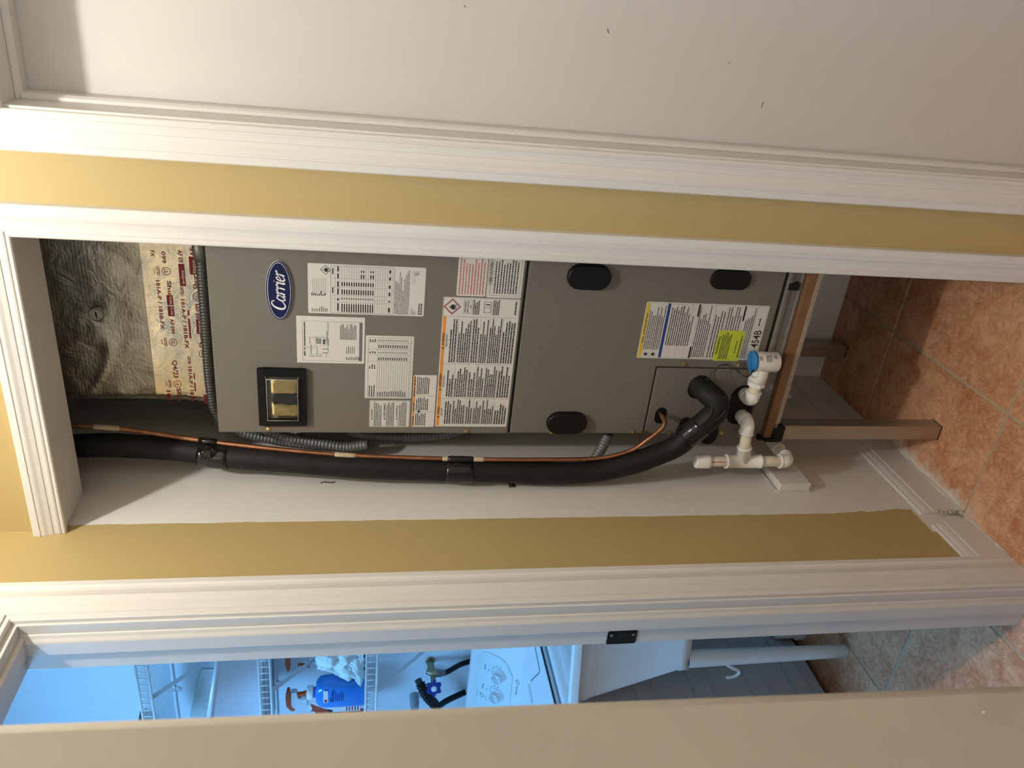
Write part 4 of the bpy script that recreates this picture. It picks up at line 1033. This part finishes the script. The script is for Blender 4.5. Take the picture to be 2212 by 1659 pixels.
for X in (-1.088, -1.182, -1.276):
    m = MB(); O = cp_(X, .085, .003); m.lathe([(0, .0265), (.004, .026), (.006, .022), (.006, .0205), (.018, .0200), (.019, .0185), (.0205, .0185), (.0215, .0200), (.026, .0198), (.0285, .0178), (.0285, 0)], O, (0, -c45, c45), 28)
    k_ = m.build('knob', m_enamel, ws)
    m = MB(); m.lathe([(.0195, .0203), (.0210, .0207), (.0220, .0203)], O, (0, -c45, c45), 28); m.lathe([(.0286, .0172), (.0290, .0160), (.0290, 0)], O, (0, -c45, c45), 28); m.build('chrome_ring', m_knob, k_)
p = flatmb()
def cp_mark(X, s, w, h):
    p.add([cp_(X-w/2, s-h/2, .0032), cp_(X+w/2, s-h/2, .0032), cp_(X+w/2, s+h/2, .0032), cp_(X-w/2, s+h/2, .0032)], [(0, 1, 2, 3)])
for X in (-1.095, -1.189):
    for k in range(3): cp_mark(X+.012-.009*k, .150, .0065, .004)
    for k in range(7):
        a = math.radians(150-k*24); cp_mark(X+.008+.034*math.cos(a), .085+.034*math.sin(a), .0085, .0026)
    cp_mark(X, .133, .012, .002)
for k in range(16):
    t = 2*math.pi*k/16; cp_mark(-1.232+.008*math.cos(t), .150+.008*math.sin(t), .0028, .0022)
for k in range(4): cp_mark(-1.222+.006*k-.02, .132, .004, .002); cp_mark(-1.25+.008*k, .172, .005, .002)
for k in range(14):
    t = 2*math.pi*k/14; cp_mark(-1.070+.0085*math.cos(t), .014+.0062*math.sin(t), .0034, .0016)
for k in range(5): cp_mark(-1.092-.009*k, .014, .0065, .0028)
p.build('print', m_gink, ws)['kind'] = 'stuff'
p = flatmb()
for k in range(4): 
    X = -1.050-.018*k; p.add([cp_(X-.004, .172, .0032), cp_(X+.004, .172, .0032), cp_(X+.004, .176, .0032), cp_(X-.004, .176, .0032)], [(0, 1, 2, 3)])
p.build('print', m_badge, ws)['kind'] = 'stuff'
def seam(name, pts, r, mt, sub=6): m = MB(); m.tube(spline(pts, sub) if sub > 1 else pts, r, 8); return m.build(name, mt, ws)
seam('lid_seam', [(-.852, .520, .8892), (-.858, .455, .8892), (-.866, .385, .8892), (-.880, .374, .8892), (-.935, .408, .8892), (-1.000, .448, .8892)], .0013, m_unit_in)
seam('lid_handle', [(-1.034, .478, .890), (-1.095, .482, .890), (-1.160, .486, .890)], .0035, m_enamel)
seam('lid_handle', [(-1.034, .478, .890), (-1.034, .430, .890), (-1.036, .386, .890)], .0035, m_enamel)
seam('deck_gap', [(-.8075, .03, .8845), (-.8075, .63, .8845)], .0030, m_unit_in, 1)

# ------------------------------------------------------------------ utility sink
sk = thing('utility_sink', (-.52, .38, 0.0), 'white plastic utility sink on tapered tube legs, in front of the washing machine', 'sink')
def ring(ins, z, base):
    c = Vector((sum(p[0] for p in base)/4, sum(p[1] for p in base)/4)); out = []
    q = [Vector(p)+(c-Vector(p)).normalized()*ins for p in base]
    for i in range(4):
        a, b, d = q[i-1], q[i], q[(i+1) % 4]
        for k in range(4):
            t = k/3; r_ = .022; s1 = b+(a-b).normalized()*r_; s2 = b+(d-b).normalized()*r_
            out.append(((1-t)**2*s1.x+2*t*(1-t)*b.x+t*t*s2.x, (1-t)**2*s1.y+2*t*(1-t)*b.y+t*t*s2.y, z))
    return out
RIM = [(-.795, .095), (-.235, .257), (-.235, .640), (-.795, .640)]; TOP = [(-.748, .131), (-.262, .270), (-.262, .612), (-.748, .612)]; BOT = [(-.672, .156), (-.300, .262), (-.300, .560), (-.672, .560)]
rings = [ring(0, .846, RIM), ring(0, .866, RIM), ring(.006, .871, RIM), ring(.030, .871, RIM), ring(.040, .862, RIM), ring(.060, .70, TOP), ring(.040, .545, BOT)]
m = MB(); v = [q for r_ in rings for q in r_]; n = 16
m.add(v, [(l*n+i, l*n+(i+1) % n, (l+1)*n+(i+1) % n, (l+1)*n+i) for l in range(len(rings)-1) for i in range(n)], True); m.add(rings[-1], [tuple(range(n))])
m.build('rim', m_sinkp, sk)
rings = [ring(.004, .850, RIM), ring(.010, .850, RIM), ring(0, .846, TOP), ring(.001, .812, TOP), ring(.006, .806, TOP), ring(0, .545, BOT), ring(-.002, .540, BOT), ring(-.002, .512, BOT)]
m = MB(); v = [q for r_ in rings for q in r_]
m.add(v, [(l*n+i, l*n+(i+1) % n, (l+1)*n+(i+1) % n, (l+1)*n+i) for l in range(1, len(rings)-1) for i in range(n)], True); m.add(rings[-1], [tuple(range(n))])
m.build('basin', m_sinkp, sk)
for x, y in ((-.645, .184), (-.330, .275), (-.330, .535), (-.645, .535)):
    m = MB(); m.lathe([(0, .0165), (.003, .0190), (.10, .0205), (.515, .0262)], (x, y, 0.0), (0, 0, 1), 20); m.lathe([(0, 0), (0, .0165)], (x, y, 0.0), (0, 0, 1), 20); l = m.build('leg', m_sinkp, sk)
    if x < -.6 and y < .3:
        m = MB(); m.tube(spline([(-.660, .166, .390), (-.668, .162, .374), (-.680, .161, .352), (-.692, .161, .350), (-.703, .161, .362), (-.706, .161, .384)], 6), .0048, 10); m.build('hook', m_sinkp, l)
m = MB(); m.prism(rrect(-.800, -.600, .370, .580, .02), 'z', 0.0, .004); m.prism(rrect(-.795, -.605, .375, .575, .02), 'z', .003, .098); m.prism(rrect(-.800, -.600, .370, .580, .02), 'z', .006, .030)
lb = m.build('low_box', m_sinkp, None, 0.003, 2, origin=(-.70, .475, 0)); tag(lb, 'low white plastic box on the floor behind the sink leg', 'box')

# ------------------------------------------------------------------ wire shelves
def wire_shelf(z, label, bx, first=None):
    t = thing('wire_shelf', (-1.35, .53, z), label, 'shelf', 'wire shelves on the laundry wall')
    x0, x1, yf, yb = -1.95, -.757, .370, .692
    m = MB(); m.cyl((x0, yf, z), (x1, yf, z), .0038, 8); m.build('lip_rail', m_vinyl, t)
    m = MB(); m.cyl((x0, yf, z-.032), (x1, yf, z-.032), .0038, 8); m.build('lip_rail', m_vinyl, t)
    m = MB(); m.cyl((x0, yb, z-.004), (x1, yb, z-.004), .0032, 8); m.build('back_rail', m_vinyl, t)
    m = MB(); m.cyl((x0, yf+.09, z-.004), (x1, yf+.09, z-.004), .0030, 8); m.build('middle_rail', m_vinyl, t)
    m = MB(); k = 0; x = x1-.012
    while x > x0:
        m.tube([(x, yf, z+.001), (x, yb, z+.001)], .0013, 5)
        if k % 2 == 0: m.tube([(x, yf, z+.001), (x, yf-.0005, z-.032)], .0019, 5)
        x -= .01275; k += 1
    o = m.build('deck_wires', m_vinyl, t); o['kind'] = 'stuff'
    for zz in (z, z-.032):
        m = MB(); m.lathe([(0, .0046), (.012, .0046), (.014, .003), (.0142, 0)], (x1-.002, yf, zz), (1, 0, 0), 10); m.build('end_cap', m_vinyl, t)
    for X in bx:
        m = MB(); w = .0075
        a = (yf+.006, z-.034); b = (.698, z-.034-.325)
        m.add([(X+sx*w, p[0]+dy, p[1]+dy) for p in (a, b) for dy in (-.0012, .0012) for sx in (-1, 1)], [(0, 1, 3, 2), (4, 6, 7, 5), (0, 4, 5, 1), (2, 3, 7, 6), (0, 2, 6, 4), (1, 5, 7, 3)])
        m.build('brace', mat('grey_white_brace', (0.52, 0.55, 0.57), 0.4), t)
    for X in (-1.228, -1.65):
        m = MB(); m.lathe([(0, .013), (.004, .013), (.006, .011), (.010, .008), (.0105, 0)], (X, .7, z-.012), (0, -1, 0), 16); m.box(X-.006, X+.006, .683, .70, z-.010, z+.004); m.build('wall_clip', m_vinyl, t)
    return t
wire_shelf(2.072, 'topmost white wire shelf on the laundry wall', (-.900, -1.60))
wire_shelf(1.738, 'middle white wire shelf, carrying the white basin', (-.900, -1.60))
wire_shelf(1.428, 'lowest white wire shelf, carrying bottles and the white towel', (-.925, -1.62))
# top shelf: olive cloth
def lump(name, c, rx, ry, rz, mt, label, cat, seed, amp=.25, nu=20, nv=12):
    from mathutils import noise
    m = MB(); v = []
    for j in range(nv+1):
        ph = math.pi*j/nv
        for i in range(nu):
            th = 2*math.pi*i/nu; d = Vector((math.sin(ph)*math.cos(th), math.sin(ph)*math.sin(th), math.cos(ph)))
            k = 1+amp*noise.noise(d*2.4+Vector((seed, 0, 0)))+amp*.5*noise.noise(d*6+Vector((0, seed, 0)))
            v.append((c[0]+d.x*rx*k, c[1]+d.y*ry*k, max(c[2]-rz*.92, c[2]+d.z*rz*k)))
    m.add(v, [(j*nu+i, (j+1)*nu+i, (j+1)*nu+(i+1) % nu, j*nu+(i+1) % nu) for j in range(nv) for i in range(nu)], True)
    o = m.build(name, mt, None, origin=(c[0], c[1], c[2]-rz*.92)); return tag(o, label, cat)
lump('folded_cloth', (-1.205, .470, 2.1025), .125, .070, .028, m_olive, 'crumpled dark olive cloth on the topmost wire shelf', 'cloth', 3.1)
# middle shelf: basin and foam boards
bs = thing('plastic_basin', (-1.0, .53, 1.7406), 'milky white plastic basin standing on the middle wire shelf', 'basin')
def oval_tub(rows, cx, cy, kx, ky, z0, scoop, seg=40):
    m = MB(); v = []
    for (h, r_) in rows:
        for k in range(seg):
            a = 2*math.pi*k/seg; e = 0.62
            x = r_*kx*math.copysign(abs(math.cos(a))**e, math.cos(a)); y = r_*ky*math.copysign(abs(math.sin(a))**e, math.sin(a))
            v.append((cx+x, cy+y, z0+h-x*scoop*(h/.16)))
    m.add(v, [(j*seg+k, j*seg+(k+1) % seg, (j+1)*seg+(k+1) % seg, (j+1)*seg+k) for j in range(len(rows)-1) for k in range(seg)], True)
    return m
oval_tub([(0, 0), (0, .84), (.006, .86), (.148, .99), (.150, 1.03), (.158, 1.04), (.160, 1.0), (.156, .965), (.012, .83), (.010, 0)], -1.030, .530, .215, .145, 1.7406, .16).build('bowl', m_clear, bs)
oval_tub([(.1470, 1.0), (.1475, 1.045), (.1610, 1.05), (.1625, 1.01)], -1.030, .530, .215, .145, 1.7406, .16).build('rolled_rim', m_clear, bs)
m = MB(); m.prism([(-1.36, 1.7406), (-1.36, 2.03), (-1.125, 1.972), (-1.125, 1.7406)], 'y', .683, .697); fb = m.build('foam_board', m_speck, None, 0.002, origin=(-1.24, .69, 1.7406)); tag(fb, 'pale speckled foam board leaning behind the white basin', 'board')
m = MB(); m.prism([(-1.120, 1.7406), (-1.120, 1.968), (-1.0, 1.945), (-1.0, 1.7406)], 'y', .683, .697); fb = m.build('foam_board', mat('grey_foam', (0.50, 0.53, 0.55), 0.8), None, 0.002, origin=(-1.06, .69, 1.7406)); tag(fb, 'plain grey foam board standing behind the right end of the white basin', 'board')
# lowest shelf
SZ = 1.4306
def boxy(rows, cx, cy, seg=28, e=.45):
    m = MB(); v = []
    for (h, rx, ry) in rows:
        for k in range(seg):
            a = 2*math.pi*k/seg
            v.append((cx+rx*math.copysign(abs(math.cos(a))**e, math.cos(a)), cy+ry*math.copysign(abs(math.sin(a))**e, math.sin(a)), SZ+h))
    m.add(v, [(j*seg+k, j*seg+(k+1) % seg, (j+1)*seg+(k+1) % seg, (j+1)*seg+k) for j in range(len(rows)-1) for k in range(seg)], True)
    m.add(v[:seg], [tuple(range(seg-1, -1, -1))]); m.add(v[-seg:], [tuple(range(seg))]); return m
bb = thing('blue_bottle', (-.995, .44, SZ), 'bright blue cleaner bottle with a white screw cap, in front on the lowest wire shelf', 'bottle')
boxy([(0, .046, .030), (.004, .0495, .033), (.120, .0495, .033), (.138, .046, .030), (.148, .032, .024), (.151, .018, .018)], -.986, .44).build('body', m_bluel, bb)
m = MB(); m.lathe([(.150, .0165), (.160, .0165)], (-.988, .44, SZ), (0, 0, 1), 20); m.build('neck', m_bluel, bb)
m = MB(); m.lathe([(.158, .0205), (.159, .0212), (.176, .0212), (.178, .0200), (.178, 0)], (-.988, .44, SZ), (0, 0, 1), 24); m.build('screw_cap', m_vinyl, bb)
p = flatmb(); yb_ = .4062; p.rect(-1.000, -.948, SZ+.112, SZ+.126, yb_); p.build('paper_label', m_paper, bb)
p = flatmb(); p.rect(-.997, -.986, SZ+.115, SZ+.123, yb_-.0003); p.build('label_mark', m_red, bb)
p = flatmb(); put_text(p, 'Fast Pow', -.996, -.946, SZ+.0945, SZ+.1015, yb_-.0003, bold=.03); para(p, -.996, -.950, SZ+.092, SZ+.064, 5, yb_-.0003, .35, .004, .4); p.rect(-.998, -.975, SZ+.1030, SZ+.1050, yb_-.0003)
p.build('print', m_navy, bb)
def spray(cx, cy, label, body_m, h=.205, k=1.0, fx=1):
    t = thing('spray_bottle', (cx, cy, SZ), label, 'spray bottle', 'spray bottles on the lowest shelf')
    boxy([(0, .040*k, .026), (.004, .043*k, .029), (h*.48, .043*k, .029), (h*.62, .036*k, .025), (h*.76, .022, .018), (h*.84, .0135, .0135), (h*.9, .0135, .0135)], cx, cy, e=.7).build('body', body_m, t)
    m = MB(); m.lathe([(h*.88, .0165), (h*.88+.020, .0160), (h*.88+.021, .010), (h*.88+.022, 0)], (cx, cy, SZ), (0, 0, 1), 18); m.build('collar', m_clear, t)
    z = SZ+h*.88+.020
    m = MB(); m.prism([(cx+fx*a, z+b) for a, b in ((-.030, .034), (-.034, .020), (-.020, .004), (-.009, -.002), (.010, -.002), (.014, .010), (.040, .014), (.040, .032))], 'y', cy-.010, cy+.010); m.build('spray_head', m_clear, t, 0.002)
    m = MB(); m.prism([(cx+fx*a, z+b) for a, b in ((-.044, .024), (-.040, .036), (-.020, .048), (.020, .050), (.046, .045), (.047, .036), (.020, .033), (-.020, .032), (-.036, .020))], 'y', cy-.0115, cy+.0115); m.build('shroud', m_trigger, t, 0.003)
    m = MB(); m.prism([(cx+fx*a, z+b) for a, b in ((.016, .012), (.028, .013), (.030, -.006), (.040, -.026), (.034, -.028), (.022, -.010))], 'y', cy-.006, cy+.006); m.build('trigger', m_trigger, t, 0.0012)
    return t
sp1 = spray(-1.098, .512, 'white spray bottle with orange trigger, left of the blue bottle on the shelf', m_clear)
p = flatmb(); p.rect(-1.132, -1.100, SZ+.012, SZ+.10, .4812); p.build('paper_label', m_paper, sp1)
p = flatmb(); p.rect(-1.098, -1.070, SZ+.085, SZ+.092, .4808); para(p, -1.128, -1.104, SZ+.06, SZ+.015, 5, .4807, .5, .004, .3); p.build('print', m_red, sp1)['kind'] = 'stuff'
spray(-1.012, .605, 'white spray bottle with orange trigger, behind the shelf brace at the back', m_clear, .213, .95, -1)
jg = thing('orange_jug', (-1.225, .600, SZ), 'red orange jug with a navy band, half hidden at the left end of the shelf', 'jug')
boxy([(0, .066, .045), (.004, .070, .05), (.125, .070, .05), (.150, .050, .038), (.165, .020, .02), (.176, .020, .02)], -1.225, .600).build('body', mat('red_orange_plastic', (0.46, 0.05, 0.012), 0.4), jg)
m = MB(); m.prism(rrect(-1.29, -1.16, SZ+.075, SZ+.118, .004), 'y', .5485, .551); m.build('paper_label', m_navy, jg)
m = MB(); m.lathe([(.172, .022), (.192, .021), (.194, 0)], (-1.225, .600, SZ), (0, 0, 1), 18); m.build('screw_cap', m_vinyl, jg)
cn = thing('dark_can', (-.955, .500, SZ), 'dark tin can behind the white towel on the lowest shelf', 'can')
m = MB(); m.lathe([(0, 0), (0, .033), (.085, .033), (.088, .031), (.088, 0)], (-.955, .515, SZ), (0, 0, 1), 24); m.build('body', m_navy, cn)
p = flatmb(); para(p, -.968, -.942, SZ+.078, SZ+.05, 3, .4815, .5, .005, .2); p.build('print', m_paper, cn)
# towel bunched on the shelf
from mathutils import noise as _n
m = MB(); nu, nv = 46, 34; v = []
for j in range(nv+1):
    for i in range(nu+1):
        u, w = i/nu, j/nv
        x = -.800-.175*w*(0.55+.45*u)-.012*math.sin(u*5+1); 
        fold = math.sin(u*17+w*5+2.2*_n.noise(Vector((u*3, w*3, 1))))*.0085+math.sin(w*13+u*4)*.006
        z = SZ+.006+(.142-.150*w*u)*(1-u)+.012*_n.noise(Vector((u*4, w*4, 3)))*(1-u)
        y = .425-.016*math.sin(u*math.pi)+fold+.05*w*(1-u)+.02*_n.noise(Vector((u*2.5, w*2.5, 8)))
        z += .006*_n.noise(Vector((u*15, w*15, 2))); y += .010*_n.noise(Vector((u*11, w*13, 6)))+.006*abs(_n.noise(Vector((u*22, w*9, 4))))
        v.append((x, y, max(SZ+.001, z)))
m.add(v, [(j*(nu+1)+i, j*(nu+1)+i+1, (j+1)*(nu+1)+i+1, (j+1)*(nu+1)+i) for j in range(nv) for i in range(nu)], True); m.flat = True
tw = m.build('towel', m_cloth, None, origin=(-.88, .44, SZ)); tag(tw, 'bunched white towel at the right end of the lowest wire shelf', 'towel')
sm = tw.modifiers.new('s', 'SOLIDIFY'); sm.thickness = .004
# ------------------------------------------------------------------ taps and hoses above the washer
tp = thing('washer_tap', (-1.155, .66, 1.19), 'old brass tap with a blue wheel handle on the laundry wall above the washer', 'tap')
m = MB(); m.tube([(-1.150, .700, 1.196), (-1.150, .640, 1.196)], .0125, 16); m.tube(spline([(-1.150, .652, 1.210), (-1.151, .645, 1.196), (-1.152, .640, 1.170)], 4), [.012]*4+[.014]*4+[.013], 14); m.lathe([(0, .017), (.004, .018), (.004, .010)], (-1.150, .700, 1.196), (0, -1, 0), 16)
m.tube([(-1.156, .640, 1.190), (-1.172, .612, 1.189)], .009, 12); m.build('brass_body', m_valve, tp)
m = MB(); ax = Vector((.40, -.92, 0)).normalized(); side = Vector((.92, .40, 0)).normalized(); upv = Vector((0, 0, 1)); O = Vector((-1.178, .598, 1.1885)); outer = []
for k in range(48):
    a = 2*math.pi*k/48; rr = .0255+.0045*math.cos(6*a); outer.append(side*math.cos(a)*rr+upv*math.sin(a)*rr)
v = [O+q-ax*.006 for q in outer]+[O+q*.96+ax*.006 for q in outer]
m.add(v, [tuple(range(47, -1, -1)), tuple(range(48, 96))]+[(i, (i+1) % 48, 48+(i+1) % 48, 48+i) for i in range(48)]); m.build('wheel_handle', m_vblue, tp, 0.0012)
m = MB(); m.lathe([(.006, .0105), (.009, .0095), (.010, 0)], O, ax, 16); m.build('handle_screw', m_badge, tp)
hz = thing('washer_hose', (-1.150, .64, 1.05), 'black rubber hose running down from the brass tap behind the console', 'hose')
m = MB(); m.tube(spline([(-1.152, .640, 1.175), (-1.150, .642, 1.14), (-1.145, .668, 1.09), (-1.143, .687, 1.03)], 6), .0095, 14); m.build('tube', m_black, hz)
m = MB(); m.lathe([(0, .0135), (.018, .0135), (.020, .011), (.032, .011), (.033, .009)], (-1.152, .640, 1.178), (0, 0, -1), 12, False); m.build('coupling', mat('grey_hose_nut', (0.20, 0.22, 0.23), 0.4, 0.8), hz)
h2 = thing('drain_hose', (-1.29, .62, 1.18), 'black bellows drain hose hooked into the grey standpipe, left of the tap', 'hose')
path = resample(spline([(-1.200, .640, 1.232), (-1.212, .622, 1.222), (-1.238, .612, 1.206), (-1.265, .612, 1.186), (-1.295, .618, 1.168), (-1.305, .650, 1.13), (-1.303, .683, 1.06)], 10), .0028)
m = MB(); m.tube(path, [.0185*(1, .9, .78, .9)[i % 4] if i < 40 else .011 for i in range(len(path))], 16); m.build('bellows', m_black, h2)
m = MB(); m.tube([(-1.196, .655, 1.240), (-1.204, .632, 1.229)], [.013, .0125], 14); m.build('elbow_end', mat('dark_green_grey', (0.05, 0.065, 0.06), 0.5), h2)
sd = thing('standpipe', (-1.275, .68, 1.245), 'short grey standpipe stub in the laundry wall beside the bellows hose', 'pipe')
m = MB(); m.lathe([(0, .017), (.04, .017), (.04, .0145), (.062, .0145), (.063, .011), (.063, 0)], (-1.325, .700, 1.246), (0, -1, 0), 18); m.build('stub', mat('grey_pvc', (0.30, 0.33, 0.35), 0.5), sd)
